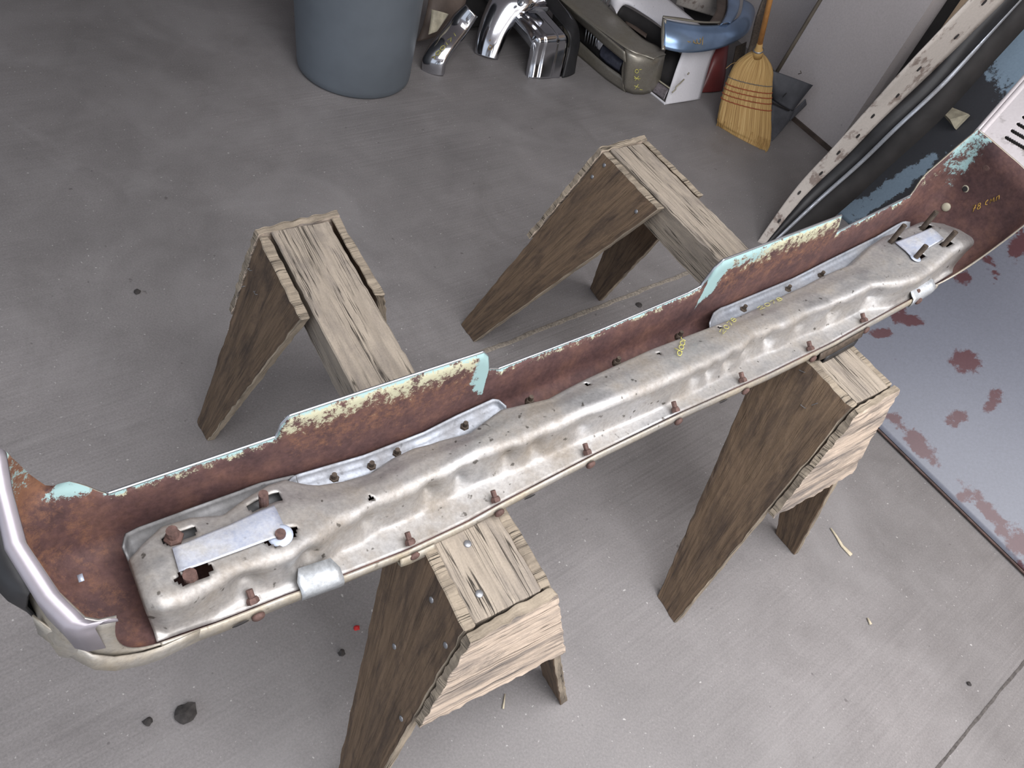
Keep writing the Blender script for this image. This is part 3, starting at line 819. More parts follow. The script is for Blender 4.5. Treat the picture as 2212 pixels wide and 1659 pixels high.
# ------------------------------------------------------------------ grey bin
c0 = (F(632, 190)+F(895, 225))/2
pts = [F(632, 190), F(780, 277), F(900, 212)]
def circ(a, b, c):
    ax, ay, bx, by, cx, cy = a.x, a.y, b.x, b.y, c.x, c.y
    d = 2*(ax*(by-cy)+bx*(cy-ay)+cx*(ay-by))
    ux = ((ax*ax+ay*ay)*(by-cy)+(bx*bx+by*by)*(cy-ay)+(cx*cx+cy*cy)*(ay-by))/d
    uy = ((ax*ax+ay*ay)*(cx-bx)+(bx*bx+by*by)*(ax-cx)+(cx*cx+cy*cy)*(bx-ax))/d
    return V((ux, uy, 0)), math.hypot(ax-ux, ay-uy)
bc, br = circ(*pts)
BR = .245; bc = F(765, 150)
bin_ = thing('rubbish_bin', bc, 'large blue-grey plastic rubbish bin standing on the concrete floor', 'bin')
prof = [(0, .004), (BR*.90, .002), (BR*.955, .003), (BR*.985, .012), (BR, .035), (BR*1.0, .06), (BR*1.03, .20), (BR*1.075, .45), (BR*1.11, .62), (BR*1.11, .66), (BR*1.16, .665), (BR*1.16, .70), (BR*1.09, .70), (BR*1.07, .62), (BR*.97, .05), (0, .03)]
P = [[bc+V((math.cos(a)*r, math.sin(a)*r, z)) for r, z in prof] for a in fr(0, 2*math.pi, 65)]
grid('bin_body', P, M['can'], bin_)
P = [[bc+V((math.cos(a)*r, math.sin(a)*r, z)) for r, z in ((BR*1.165, .66), (BR*1.19, .665), (BR*1.19, .69), (BR*1.165, .705))] for a in fr(0, 2*math.pi, 65)]
grid('bin_rim', P, M['can'], bin_, .003)

# ------------------------------------------------------------------ pile of body parts along the wall
def ribbon(name, path, wdir, half, mt, parent=None, arcn=9, crown=.03, th=.003, nrm=None, fold=0, label=None, wscale=None):
    """band swept along a path; wdir = its width direction; crowned across"""
    P = []; path = [V(p) for p in path]
    # smooth
    Q = []
    n = len(path)
    for k in range(n-1):
        p0, p1, p2, p3 = path[max(0, k-1)], path[k], path[k+1], path[min(n-1, k+2)]
        for s in range(8):
            x = s/8; Q.append(.5*((2*p1)+(p2-p0)*x+(2*p0-5*p1+4*p2-p3)*x*x+(3*p1-p0-3*p2+p3)*x**3))
    Q.append(path[-1]); N_ = len(Q)
    for i, p in enumerate(Q):
        d = (Q[min(i+1, N_-1)]-Q[max(0, i-1)]).normalized(); wv = V(wdir); wv = (wv-d*wv.dot(d)).normalized()
        nn = wv.cross(d).normalized()
        if nn.dot(CAM-p) < 0: nn.negate()
        h = half*(interp(i/(N_-1), wscale) if wscale else 1)
        row = []
        for j in range(arcn):
            a = -1+2*j/(arcn-1); row.append(p+wv*h*a+nn*crown*(1-abs(a)**2.5))
        if fold:
            row = [row[0]-nn*fold] + row + [row[-1]-nn*fold]
        P.append(row)
    return grid(name, P, mt, parent, th, 0, label=label)
VV = lambda px, py, z: at(px, py, z)
side = RT.copy(); side.z = 0; side.normalize()          # picture-right on the floor
away = V((FW.x, FW.y, 0)).normalized()
Z = V((0, 0, 1))
# (1) slim chrome strip next to the bin
o = ribbon('chrome_moulding', [VV(934, 158, .0), VV(938, 130, .06), VV(958, 95, .12), VV(990, 55, .18), VV(1018, 22, .25)], (1, .1, .0), .050, M['chrome'], crown=.011, fold=.03,
           wscale=[(0, 1), (.3, 1), (.8, .9), (1, .7)])
t1 = thing('wheel_arch_moulding', F(934, 158), 'slim curved chrome moulding with yellow crayon standing beside the blue-grey bin', 'car part')
o.parent = t1; o.matrix_parent_inverse = Matrix.Translation(-t1.location); o.name = 'moulding_band'
def facing(px0, ex, ey, z0, ez, out=.01):
    def f(u_, v_):
        x = px0[0]+ex[0]*u_+ey[0]*v_; y = px0[1]+ex[1]*u_+ey[1]*v_; p = at(x, y, z0+ez[0]*u_+ez[1]*v_)
        return p+(CAM-p).normalized()*out
    return f
strokes('crayon_writing', [[(0, 0), (.4, .5), (0, 1)], arc(1, .5, .35, .5), arc(1.9, .5, .35, .5), [(2.6, 0), (2.8, 1)], [(3.2, 0), (3.7, .6), (3.1, 1)], [(4.2, 0), (4.4, 1)]],
        facing((938, 128), (11, -12), (-6, -4), .06, (.024, .0), .034), M['yellow'], t1, .0016)
# (2) broad chrome piece arching over
t2 = thing('chrome_bumper_corner', F(1050, 122), 'bright arched chrome bumper corner, second from the bin', 'car part')
ribbon('corner_shell', [VV(1050, 122, .0), VV(1057, 92, .06), VV(1072, 50, .14), VV(1096, 8, .22), VV(1130, -22, .28), VV(1165, -40, .33)], (1, .12, 0), .068, M['chrome'], t2, crown=.020, fold=.03,
       wscale=[(0, .85), (.3, 1), (.7, 1.25), (1, 1.5)])
ribbon('corner_flange', [VV(1103, 60, .13), VV(1122, 34, .18), VV(1150, 22, .2), VV(1184, 20, .2)], (.2, 0, 1), .012, M['chromedull'], t2, crown=.004)
strokes('crayon_writing', [arc(.5, .5, .4, .5, 40, 400), [(.3, 1.9), (.5, 2.3)]], facing((1054, 108), (10, 0), (0, -10), .03, (0, .02), .045), M['orange'], t2, .0014)
disc('bolt_head', VV(1128, 8, .26)+V((0, -.04, .02)), (-.3, -.8, .5), .018, .008, M['chromedull'], t2, 14, 1)
# (3) chrome bumper end with black strip, running away from the camera
def wrap_bumper(name, footL, footR, hgt, back, blen, mts, label, cat='bumper', nseg=8, cham=.35):
    """end face stands on the floor between two foot points, turns over at hgt and runs back"""
    c = (footL+footR)/2; root = thing(name, c, label, cat)
    wv = (footR-footL); W_ = wv.length; wv.normalize()
    nn = V((-wv.y, wv.x, 0));
    if nn.dot(away) < 0: nn.negate()
    bk = V(back).normalized()
    return root, c, wv, W_, nn, bk
fl, frr = F(1143, 168), F(1241, 158)
r3, c3, wv3, W3, nn3, bk3 = wrap_bumper('chrome_bumper_end', fl, frr, .2, (-.5, 1, 0), 1, None, 'chrome bumper end with a black rubber band down its right side')
def wsweep(name, a0, a1, prof, mt, parent, base, wv, lift=0, th=.003, n=13):
    """prof: list of (back, z, widthscale) from the floor up and over"""
    P = []
    for bkd, z, ws, sh in prof:
        row = []
        for k in range(n):
            a = lerp(a0, a1, k/(n-1)); row.append(base+wv*(a*ws+sh)+V((0, 0, 1))*z+bkd)
        P.append(row)
    return grid(name, P, mt, parent, th, 0)
def prof_pts(px_list, zs):
    return [at(x, y, z) for (x, y), z in zip(px_list, zs)]
def loft_px(name, L, R, mt, parent, n=11, ribs=None, th=.004, crown=0, smooth=True, label=None):
    """surface between two rails of (px,py,z) points"""
    A = [at(*p) for p in L]; B = [at(*p) for p in R]
    def cr(pts):
        Q = []; m_ = len(pts)
        for k in range(m_-1):
            p0, p1, p2, p3 = pts[max(0, k-1)], pts[k], pts[k+1], pts[min(m_-1, k+2)]
            for s in range(6):
                x = s/6; Q.append(.5*((2*p1)+(p2-p0)*x+(2*p0-5*p1+4*p2-p3)*x*x+(3*p1-p0-3*p2+p3)*x**3))
        Q.append(pts[-1]); return Q
    A, B = cr(A), cr(B); P = []
    for i, (a, b) in enumerate(zip(A, B)):
        d = A[min(i+1, len(A)-1)]-A[max(0, i-1)]; nn = d.cross(b-a).normalized()
        if nn.dot(CAM-a) < 0: nn.negate()
        row = []
        for k in range(n):
            f = k/(n-1); off = crown*(1-(2*f-1)**2)
            if ribs: off += interp(f, ribs)
            row.append(lerp(a, b, f)+nn*off)
        P.append(row)
    return grid(name, P, mt, parent, th, 0, smooth, label=label)
rb = [(0, -.03), (.06, -.008), (.12, 0), (.26, 0), (.30, .006), (.62, .006), (.68, 0), (.9, 0), (1, -.012)]
loft_px('chrome_face', [(1141, 170, .0), (1146, 140, .06), (1152, 112, .12), (1158, 90, .17), (1150, 72, .19), (1125, 45, .19), (1085, 5, .19), (1050, -30, .19)],
        [(1214, 168, .0), (1222, 135, .07), (1228, 105, .13), (1229, 82, .18), (1220, 66, .20), (1195, 38, .20), (1170, 8, .20), (1140, -30, .20)], M['chrome'], r3, 41, rb)
loft_px('black_band', [(1214, 168, .0), (1222, 135, .07), (1229, 105, .13), (1231, 80, .185), (1220, 60, .21), (1195, 30, .21), (1170, 0, .21), (1140, -30, .21)],
        [(1241, 158, .0), (1246, 125, .07), (1252, 92, .13), (1249, 58, .19), (1234, 32, .215), (1212, 8, .215), (1190, -14, .215), (1160, -40, .215)], M['black'], r3, 9, crown=.008)
tube('chrome_pinstripe', [at(1234, 152, .01)+Z*.012, at(1240, 120, .08)+Z*.014, at(1245, 88, .14)+Z*.014, at(1242, 62, .19)+Z*.012, at(1226, 32, .222)+Z*.01, at(1205, 6, .222)+Z*.01, at(1175, -22, .222)+Z*.01], .0022, M['chrome'], r3, 6)
loft_px('under_face', [(1141, 170, .0), (1146, 140, .05), (1150, 112, .10), (1120, 70, .12), (1080, 30, .12), (1040, -10, .12)],
        [(1141, 170, .0), (1146, 140, .06), (1152, 100, .145), (1125, 48, .185), (1085, 8, .185), (1050, -28, .185)], M['chromedull'], r3, 5)
# (4) tarnished bumper with round end, lights and grille bars
r4 = thing('tarnished_bumper', F(1370, 205), 'tarnished grey bumper with rounded end and yellow crayon, beside the white panel', 'bumper')
loft_px('top_face', [(1412, 128, .215), (1395, 122, .215), (1358, 108, .225), (1300, 68, .225), (1235, 20, .225), (1190, -20, .225)],
        [(1438, 118, .215), (1420, 100, .215), (1386, 82, .225), (1340, 40, .225), (1290, -10, .225), (1250, -50, .225)], M['greybumper'], r4, 9, crown=.006)
loft_px('end_cap', [(1346, 188, .03), (1343, 160, .09), (1346, 135, .15), (1355, 110, .215)], [(1352, 196, .0), (1350, 165, .09), (1354, 138, .15), (1365, 116, .215)], M['greybumper'], r4, 5)
P = []
capx = [((1346, 186, .030), (1350, 112, .21)), ((1352, 196, .012), (1362, 122, .205)), ((1368, 203, .002), (1378, 128, .20)), ((1390, 204, .0), (1398, 130, .20)), ((1410, 198, .008), (1420, 128, .20)), ((1424, 180, .04), (1436, 120, .205))]
for a, b in capx:
    A, B = at(*a), at(*b); P.append([lerp(A, B, f)+(CAM-A).normalized()*.014*math.sin(math.pi*f)**.5 for f in fr(0, 1, 9)]+[at(b[0]-6, b[1]-14, .222)])
grid('rounded_end', P, M['greybumper'], r4, .004)
loft_px('front_face_upper', [(1352, 135, .17), (1300, 92, .17), (1245, 42, .17), (1200, 0, .17)], [(1350, 112, .215), (1300, 70, .225), (1238, 22, .225), (1192, -20, .225)], M['greybumper'], r4, 5)
loft_px('front_face_lower', [(1352, 200, .0), (1310, 172, .0), (1270, 138, .0), (1225, 100, .0)], [(1345, 165, .07), (1303, 135, .07), (1262, 98, .07), (1215, 55, .07)], M['greybumper'], r4, 5, crown=.006)
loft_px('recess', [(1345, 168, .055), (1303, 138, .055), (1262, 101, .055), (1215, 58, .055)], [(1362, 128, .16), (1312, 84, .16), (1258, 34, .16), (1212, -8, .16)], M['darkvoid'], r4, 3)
loft_px('light_lens', [(1338, 156, .07), (1312, 138, .07), (1296, 124, .07)], [(1348, 132, .13), (1322, 112, .13), (1303, 96, .13)], simple('smoky_lens', (.06, .065, .09), .2, 0, .3, 40), r4, 5, crown=.01)
for k in range(6):
    f = k/5; tube('louvre', [at(lerp(1262, 1288, f), lerp(96, 116, f), .06)+Z*.0, at(lerp(1268, 1294, f), lerp(58, 84, f), .15)], .0035, M['chromedull'], r4, 5)
loft_px('white_divider', [(1284, 112, .06), (1290, 118, .06)], [(1292, 80, .15), (1304, 92, .15)], M['white'], r4, 3)
strokes('crayon_writing', [arc(.6, .5, .4, .5), [(1.2, .9), (1.8, 1.0)], [(0, -.9), (1.2, -1.9)], [(1.1, -.8), (.2, -2)], [(0, -1.4), (1.5, -1.5)], [(0, -3.4), (1.2, -3.9)], [(.2, -4.3), (1.0, -3.0)], [(1.3, -4.4), (2, -4.5)]],
        facing((1370, 158), (9, 0), (0, -8), .10, (0, .018), .085), M['yellow'], r4, .0016)
# (5) white grille surround
r5 = thing('white_grille_surround', F(1440, 228), 'white painted grille surround with a headlight opening, in front of the broom', 'car part')
loft_px('top_shell', [(1332, 30, .24), (1352, 10, .27), (1400, 36, .27), (1440, 66, .27), (1478, 92, .27)], [(1318, 10, .24), (1330, -14, .30), (1410, -20, .32), (1470, 20, .32), (1530, 70, .32)], M['white'], r5, 9, crown=.012)
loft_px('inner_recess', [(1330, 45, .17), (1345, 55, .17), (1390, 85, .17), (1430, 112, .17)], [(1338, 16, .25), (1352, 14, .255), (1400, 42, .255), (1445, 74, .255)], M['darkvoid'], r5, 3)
loft_px('inner_brace', [(1350, 50, .19), (1395, 82, .19)], [(1352, 42, .20), (1398, 74, .20)], M['brown'], r5, 3)
loft_px('side_panel', [(1435, 226, .0), (1447, 190, .06), (1460, 150, .13), (1474, 112, .20), (1480, 96, .24)], [(1512, 214, .0), (1524, 170, .07), (1536, 130, .14), (1545, 108, .18), (1548, 90, .22)], M['white'], r5, 9, crown=.014)
loft_px('lower_frame', [(1400, 198, .0), (1418, 212, .0), (1436, 227, .0)], [(1402, 194, .01), (1420, 208, .01), (1438, 222, .01)], M['white'], r5, 3)
loft_px('cross_frame', [(1418, 172, .06), (1432, 182, .06), (1446, 192, .06)], [(1419, 169, .066), (1433, 179, .066), (1447, 189, .066)], M['tan'], r5, 3)
loft_px('lamp_lens', [(1404, 194, .012), (1422, 206, .012), (1434, 216, .012)], [(1418, 175, .056), (1432, 184, .056), (1444, 193, .056)], simple('ribbed_lens', (.17, .15, .165), .35, .3, .4, 90), r5, 7)
loft_px('headlight_opening', [(1420, 168, .05), (1434, 177, .05), (1448, 186, .05)], [(1440, 100, .17), (1455, 108, .17), (1474, 118, .17)], M['darkvoid'], r5, 5)
for k in range(7):
    f = k/6; tube('grille_bar', [at(lerp(1268, 1312, f), lerp(-12, 24, f), .2), at(lerp(1280, 1322, f), lerp(-44, -6, f), .27)], .0035, M['chromedull'], r5, 5)
P = [(.0, .0), (.3, .5), (.2, .9), (.6, 1.6), (.9, 2.2)]
strokes('paint_chip', [P, [(1.1, 3.0), (1.2, 3.3)]], facing((1452, 200), (14, 0), (6, -13), .05, (0, .024), .018), M['tan'], r5, .004)
# (6) blue chrome curved end
r6 = thing('blue_chrome_bumper_end', F(1500, 170), 'blue-tinted chrome bumper end with orange crayon, lying on top of the white surround', 'bumper')
loft_px('shell', [(1432, 105, .25), (1470, 113, .25), (1515, 112, .25), (1560, 102, .25), (1598, 84, .25), (1620, 62, .25), (1630, 30, .25)],
        [(1434, 42, .345), (1472, 50, .345), (1516, 55, .34), (1555, 54, .335), (1582, 46, .33), (1600, 30, .33), (1606, 0, .33)], M['bluechrome'], r6, 11, crown=.018)
loft_px('rear_flange', [(1429, 108, .247), (1428, 70, .30), (1431, 38, .35)], [(1437, 108, .25), (1437, 72, .305), (1440, 42, .352)], M['greybumper'], r6, 3)
loft_px('top_flange', [(1431, 38, .35), (1472, 44, .35), (1516, 50, .345), (1556, 50, .34)], [(1432, 34, .355), (1473, 39, .355), (1517, 46, .352), (1556, 46, .345)], M['greybumper'], r6, 3)
loft_px('arch_band', [(1556, 54, .34), (1568, 30, .345), (1572, 0, .35), (1566, -30, .35)], [(1578, 52, .34), (1592, 30, .345), (1598, 0, .35), (1590, -30, .35)], M['bluechrome'], r6, 7, crown=.012)
loft_px('arch_inside', [(1532, 48, .335), (1546, 24, .335), (1548, 0, .34), (1540, -30, .34)], [(1556, 52, .335), (1568, 28, .335), (1571, 0, .34), (1565, -30, .34)], M['brown'], r6, 5)
strokes('crayon_writing', [arc(.5, .4, .5, .6, 90, 330), arc(1.7, .2, .5, .6, 0, 300), [(2.6, .8), (2.6, -.4), (3.2, -.5)], arc(3.6, .1, .4, .6), [(4.4, 1.2), (4.3, -.6)]], facing((1470, 84), (11, 1.4), (0, -11), .29, (0, .012), .026), M['orange'], r6, .0018)
# (7) dark red piece
r7 = thing('dark_red_panel', F(1545, 195), 'dark red body panel standing between white surround and broom', 'car part')
loft_px('panel_sheet', [(1505, 200, .0), (1520, 170, .06), (1535, 130, .14), (1540, 90, .2)], [(1560, 196, .0), (1566, 165, .07), (1570, 130, .14), (1574, 95, .2)], M['red'], r7, 7, crown=.02)
strokes('crayon_writing', [[(0, 0), (.7, .2)], arc(.4, -1, .3, .4), arc(.3, -3, .3, .5, 40, 320), [(.1, -4.4), (.8, -4.0)]], facing((1546, 118), (12, 0), (-1, -8.5), .14, (0, .015), .03), M['orange'], r7, .0014)
# (8) clutter behind: grilles, brown covers
def clutter(name, L, R, mt, label, th=.006, crown=.01):
    o = loft_px(name, L, R, mt, None, 7, th=th, crown=crown); return tag(o, label, 'car part')
clutter('brown_cover', [(900, 90, .05), (915, 50, .12), (925, 5, .2), (930, -50, .3)], [(975, 70, .08), (992, 40, .13), (1005, 5, .2), (1020, -50, .3)], M['brown'], 'dull brown cover behind the slim chrome moulding by the bin')
clutter('triangular_bracket', [(925, 75, .16), (930, 45, .2), (932, 20, .24)], [(944, 66, .16), (962, 40, .2), (968, 30, .22)], M['tan'], 'tan triangular bracket right beside the bin')
clutter('black_bumper_filler', [(985, 60, .03), (1000, 30, .06), (1010, -20, .1)], [(1150, 60, .03), (1140, 20, .06), (1130, -20, .1)], M['darkvoid'], 'black filler panel behind the arched chrome corner')
clutter('dark_grille_shell', [(1190, 60, .05), (1195, 20, .1), (1185, -40, .2)], [(1260, 50, .05), (1250, 10, .1), (1240, -40, .2)], M['darkvoid'], 'black grille shell between black-banded bumper and tarnished bumper')
clutter('pale_inner_panel', [(1460, 10, .22), (1465, -15, .28), (1465, -40, .32)], [(1560, 40, .20), (1562, 0, .28), (1562, -40, .32)], M['paneledge'], 'pale panel seen through the arch of the blue-tinted bumper end', .004, .004)
clutter('black_inner_fender', [(1470, 60, .10), (1480, 30, .14), (1470, 5, .18)], [(1545, 90, .10), (1550, 50, .14), (1552, 20, .18)], M['darkvoid'], 'black inner fender below the pale panel')
clutter('dark_bracket', [(1575, 175, .02), (1582, 140, .08), (1590, 100, .14)], [(1600, 165, .02), (1606, 130, .08), (1612, 90, .14)], M['boltdark'], 'dark bracket squeezed behind the broom bristles')
clutter('greenish_bracket', [(1605, 140, .12), (1618, 100, .2), (1632, 40, .3), (1650, -10, .4)], [(1632, 140, .12), (1645, 100, .2), (1655, 40, .3), (1668, -10, .4)], M['boltdark'], 'dark strip standing behind the broom handle')

# ------------------------------------------------------------------ broom
BB = F(1600, 305)
broom = thing('corn_broom', BB, 'straw corn broom standing on its bristles against the wall', 'broom')
# rails of the bristle fan: left edge / right edge, rising with z
bl = [(1549, 268, .0), (1550, 250, .04), (1560, 205, .12), (1574, 165, .20), (1590, 135, .26), (1612, 118, .305), (1626, 113, .325)]
brr = [(1658, 326, .0), (1665, 300, .04), (1666, 230, .15), (1668, 185, .22), (1669, 150, .275), (1658, 126, .31), (1646, 113, .325)]
A = [at(*p) for p in bl]; B = [at(*p) for p in brr]
def crs(pts, m_=8):
    Q = []; n = len(pts)
    for k in range(n-1):
        p0, p1, p2, p3 = pts[max(0, k-1)], pts[k], pts[k+1], pts[min(n-1, k+2)]
        for s in range(m_):
            x = s/m_; Q.append(.5*((2*p1)+(p2-p0)*x+(2*p0-5*p1+4*p2-p3)*x*x+(3*p1-p0-3*p2+p3)*x**3))
    Q.append(pts[-1]); return Q
A, B = crs(A), crs(B); NA = len(A)
P = []
for i in range(NA):
    f = i/(NA-1); thk = .032*(1-.25*f) if f > .1 else .024
    a, b = A[i], B[i]; wv = (b-a).normalized(); nn = wv.cross(V((0, 0, 1))).normalized()
    if nn.dot(CAM-a) < 0: nn.negate()
    c = (a+b)/2; h = (b-a).length/2; row = []
    for k in range(49):
        an = 2*math.pi*k/48; rr = 1+.02*math.sin(k*7.3)+.012*math.sin(k*3.1+i)
        row.append(c+wv*h*math.cos(an)*rr+nn*thk*math.sin(an)*rr)
    P.append(row)
P = [[(sum(P[0], V())/49)*1.0 for _ in range(49)]]+P+[[(sum(P[-1], V())/49) for _ in range(49)]]
grid('bristles', P, M['straw'], broom, uvs=lambda i, j: (j/48*.6, i/NA*.4))
# loose straw tips
bm = bmesh.new()
for k in range(90):
    f = random.random(); p = lerp(A[0], B[0], f)+(CAM-A[0]).normalized()*random.uniform(-.02, .03); p.z = .002
    q = lerp(A[9], B[9], f)+V((0, -.02, 0)); q = lerp(p, q, random.uniform(.5, 1))
    tube_bm(bm, [p+V((random.uniform(-.006, .006), random.uniform(-.006, .006), 0)), q+V((0, -.012, 0))], .0011, 4)
from_bm('straw_tips', bm, M['straw'], broom)['kind'] = 'stuff'
def band(fi, mt, r, name='stitching', grow=.002):
    i = int(fi); row = []
    a, b = A[i], B[i]; wv = (b-a).normalized(); nn = wv.cross(V((0, 0, 1))).normalized()
    if nn.dot(CAM-a) < 0: nn.negate()
    c = (a+b)/2; h = (b-a).length/2+grow; thk = .032*(1-.25*i/(NA-1))+grow
    pts = [c+wv*h*math.cos(x)+nn*thk*math.sin(x)+V((0, 0, .0012*math.sin(x*30))) for x in fr(0, 2*math.pi, 60)]
    tube(name, pts, r, mt, broom, 5)
band(24, M['darktwine'], .0022); band(21, M['stitch'], .0026); band(19, M['stitch'], .0026); band(17, M['stitch'], .0026); band(15, M['stitch'], .0026)
hb, ht = at(1636, 118, .32), at(1668, -20, .62)
hd = (ht-hb).normalized()
tube('ferrule', [hb-hd*.01, hb+hd*.025, hb+hd*.03, hb+hd*.06], [.026, .025, .017, .014], M['straw'], broom, 18, label='wire-wound straw neck')
pts = [hb+hd*.012+V((0, 0, 0)), hb+hd*.05]
tube('neck_wire', [hb+hd*.022, hb+hd*.027], [.0265, .0265], M['nail'], broom, 18)
tube('broom_handle', [hb+hd*.04, hb+hd*.9], [.0125, .0125], M['handle'], broom, 16)
tube('loose_straw', [at(1596, 132, .27), at(1580, 138, .27), at(1568, 148, .26)], .0012, M['straw'], broom, 4)

# ------------------------------------------------------------------ dustpan
dp = thing('long_handled_dustpan', F(1680, 300), 'dark grey long-handled dustpan leaning on the white wall behind the broom', 'dustpan')
loft_px('pan_back', [(1668, 212, .13), (1665, 185, .19), (1662, 150, .25)], [(1712, 240, .10), (1735, 210, .17), (1756, 184, .23)], M['dustpan'], dp, 7, crown=.006)
loft_px('pan_floor', [(1662, 303, .0), (1664, 262, .05), (1668, 214, .12)], [(1668, 305, .0), (1700, 268, .05), (1716, 240, .10)], M['dustpan'], dp, 7)
loft_px('pan_side', [(1712, 240, .095), (1728, 226, .12), (1740, 214, .15)], [(1706, 262, .06), (1722, 246, .08), (1742, 226, .11)], M['dustpan'], dp, 5)
tube('pan_crease', [at(1690, 212, .155)+Z*.008, at(1722, 176, .21)+Z*.008], .0025, M['darkvoid'], dp, 6)
tube('hinge', [at(1664, 222, .115)+Z*.006, at(1704, 241, .10)+Z*.006], .004, M['darkvoid'], dp, 8)
h0, h1 = at(1672, 166, .22), at(1778, -10, .62)
tube('pan_handle', [h0, lerp(h0, h1, .5), h1, h1+(h1-h0).normalized()*.35], .0095, M['pole'], dp, 12)
tube('hook', [at(1724, 160, .25), at(1731, 158, .26), at(1729, 153, .27)], .0022, M['pole'], dp, 6)

# ------------------------------------------------------------------ leaning panels on the right
# chalky white panel standing on edge, seen along its drilled edge
def rail(pts): return crs([at(*p) for p in pts], 10)
wp = thing('white_door_panel', F(1660, 515), 'chalky white door panel with drilled edge leaning at the corner beside the broom', 'car part')
E0 = rail([(1636, 522, .0), (1716, 410, .18), (1796, 322, .38), (1868, 242, .56), (1960, 140, .78), (2095, -2, 1.02), (2160, -70, 1.12)])
E1_ = rail([(1652, 528, .0), (1738, 424, .17), (1828, 337, .36), (1905, 258, .54), (2012, 156, .74), (2158, 12, 1.0), (2230, -60, 1.1)])
E2_ = rail([(1662, 528, .0), (1758, 436, .165), (1852, 352, .355), (1932, 274, .535), (2040, 172, .735), (2190, 14, .995), (2250, -55, 1.1)])
E3_ = rail([(1668, 530, .0), (1766, 440, .16), (1860, 356, .35), (1940, 279, .53), (2048, 176, .73), (2199, 18, .99), (2262, -52, 1.1)])
N0 = len(E0)
P = []
for i in range(N0):
    row = [lerp(E0[i], E1_[i], f)+V((0, 0, .004*noise.noise(E0[i]*20+V((f*3, 0, 0))))) for f in fr(0, 1, 7)]; P.append(row)
grid('drilled_edge', P, M['paneledge'], wp, .004)
E3_ = [E2_[i]+(E2_[i]-E1_[i]).normalized()*.016 for i in range(N0)]
P = [[E1_[i], lerp(E1_[i], E2_[i], .5)+(CAM-E1_[i]).normalized()*.006, E2_[i]] for i in range(N0)]
grid('rubber_seal', P, M['black'], wp, .003, label='black rubber seal')
P = [[E2_[i]+(CAM-E2_[i]).normalized()*.004, E3_[i]+(CAM-E2_[i]).normalized()*.004, E3_[i]-(CAM-E2_[i]).normalized()*.03] for i in range(N0)]
grid('metal_lip', P, M['strip'], wp, .002, label='thin bare metal lip')
bk = (AL*.9+DP*.45).normalized()
P = [[E3_[i]-(CAM-E1_[i]).normalized()*.012, E3_[i]+bk*.03-Z*.05, E3_[i]+bk*.06-Z*.14] for i in range(N0)]
P = [[p if p.z > .002 else V((p.x, p.y, .002)) for p in r] for r in P]
grid('shaded_panel_body', P, M['darkvoid'], wp, .004)  # body coloured black to paint the deep shadow behind the lip
for k in range(11):
    i = 5+k*5; p = lerp(E0[i], E1_[i], .45 if k % 2 else .62); d = (E0[i+1]-E0[i-1]).normalized(); nn = d.cross(E1_[i]-E0[i]).normalized()
    if nn.dot(CAM-p) < 0: nn.negate()
    bm = bmesh.new(); ring = [bm.verts.new(p+nn*.0065+d*.010*math.cos(a)+nn.cross(d)*.0042*math.sin(a)) for a in fr(0, 2*math.pi, 13)[:-1]]
    bm.faces.new(ring); r_ = bmesh.ops.extrude_face_region(bm, geom=bm.faces[:]); bmesh.ops.translate(bm, verts=[v for v in r_['geom'] if isinstance(v, bmesh.types.BMVert)], vec=-nn*.005)
    from_bm('drilled_hole', bm, M['darkvoid'], wp)
# thin rod lying along it
tag(tube('thin_metal_rod', [at(1880, 236, .55)+Z*.02, at(1960, 172, .70)+Z*.03, at(2015, 112, .82)+Z*.03, at(2022, 100, .84)+Z*.03], .006, M['paneledge'], None, 8), 'thin pale rod lying along the drilled edge of the white door panel', 'rod')
# dark fender
fe = thing('dark_fender', F(1800, 470), 'large dark primer fender with pale blue worn patches, leaning behind the bumper', 'car part')
def bil(c, u_, v_): return lerp(lerp(c[0], c[1], u_), lerp(c[3], c[2], u_), v_)
f0 = at(1768, 425, .0); f1 = at(2140, 85, .80)
fc = [f0, f1, f1+AL*1.2, f0+AL*1.2]
fpx = {}
P = []
for i in range(61):
    row = []
    for j in range(51):
        p = bil(fc, i/60*1.3, j/50); nn = (fc[1]-fc[0]).cross(fc[3]-fc[0]).normalized()
        if nn.dot(CAM-p) < 0: nn.negate()
        row.append(p+nn*(.05*math.sin(math.pi*j/50*1.0)*math.sin(math.pi*i/60)))
    P.append(row)
def pix(p):
    d = p-CAM; k = d.dot(FW); return 1106+FPX*d.dot(RT)/k, 829.5-FPX*d.dot(UP)/k
fpts = P
def fpatch(i, j):
    x, y = pix(fpts[i][j])      # worn patches measured on the sheet itself
    v = 0
    for cx, cy, rx, ry, an in ((2225, 70, 85, 150, .35), (1925, 408, 140, 20, -.62), (1815, 470, 60, 22, -.6)):
        dx, dy = x-cx, y-cy; ca, sa = math.cos(an), math.sin(an)
        q = ((dx*ca+dy*sa)/rx)**2+((-dx*sa+dy*ca)/ry)**2; v = max(v, 1-.5*q)
    return G(max(0, v))
grid('fender_skin', P, M['fender'], fe, .004, attrs={'patch': fpatch})
fn = (fc[1]-fc[0]).cross(fc[3]-fc[0]).normalized()
if fn.dot(CAM-fc[0]) < 0: fn.negate()
def onplane(px, py, off):
    d = FW + RT*((px-1106)/FPX) - UP*((py-829.5)/FPX)
    return CAM + d*((fc[0]+fn*off-CAM).dot(fn)/d.dot(fn))
q = [onplane(2004, 211, .035), onplane(2092, 246, .075), onplane(2062, 277, .06), onplane(2052, 258, .11)]
tag(obj('wedge_bracket', q+[p-fn*.03 for p in q], [(0, 1, 3), (0, 3, 2), (1, 2, 3), (4, 7, 5), (4, 6, 7), (5, 7, 6), (0, 4, 5, 1), (0, 2, 6, 4), (1, 5, 6, 2)], M['tan']), 'small tan wedge bracket lodged against the dark fender', 'bracket')
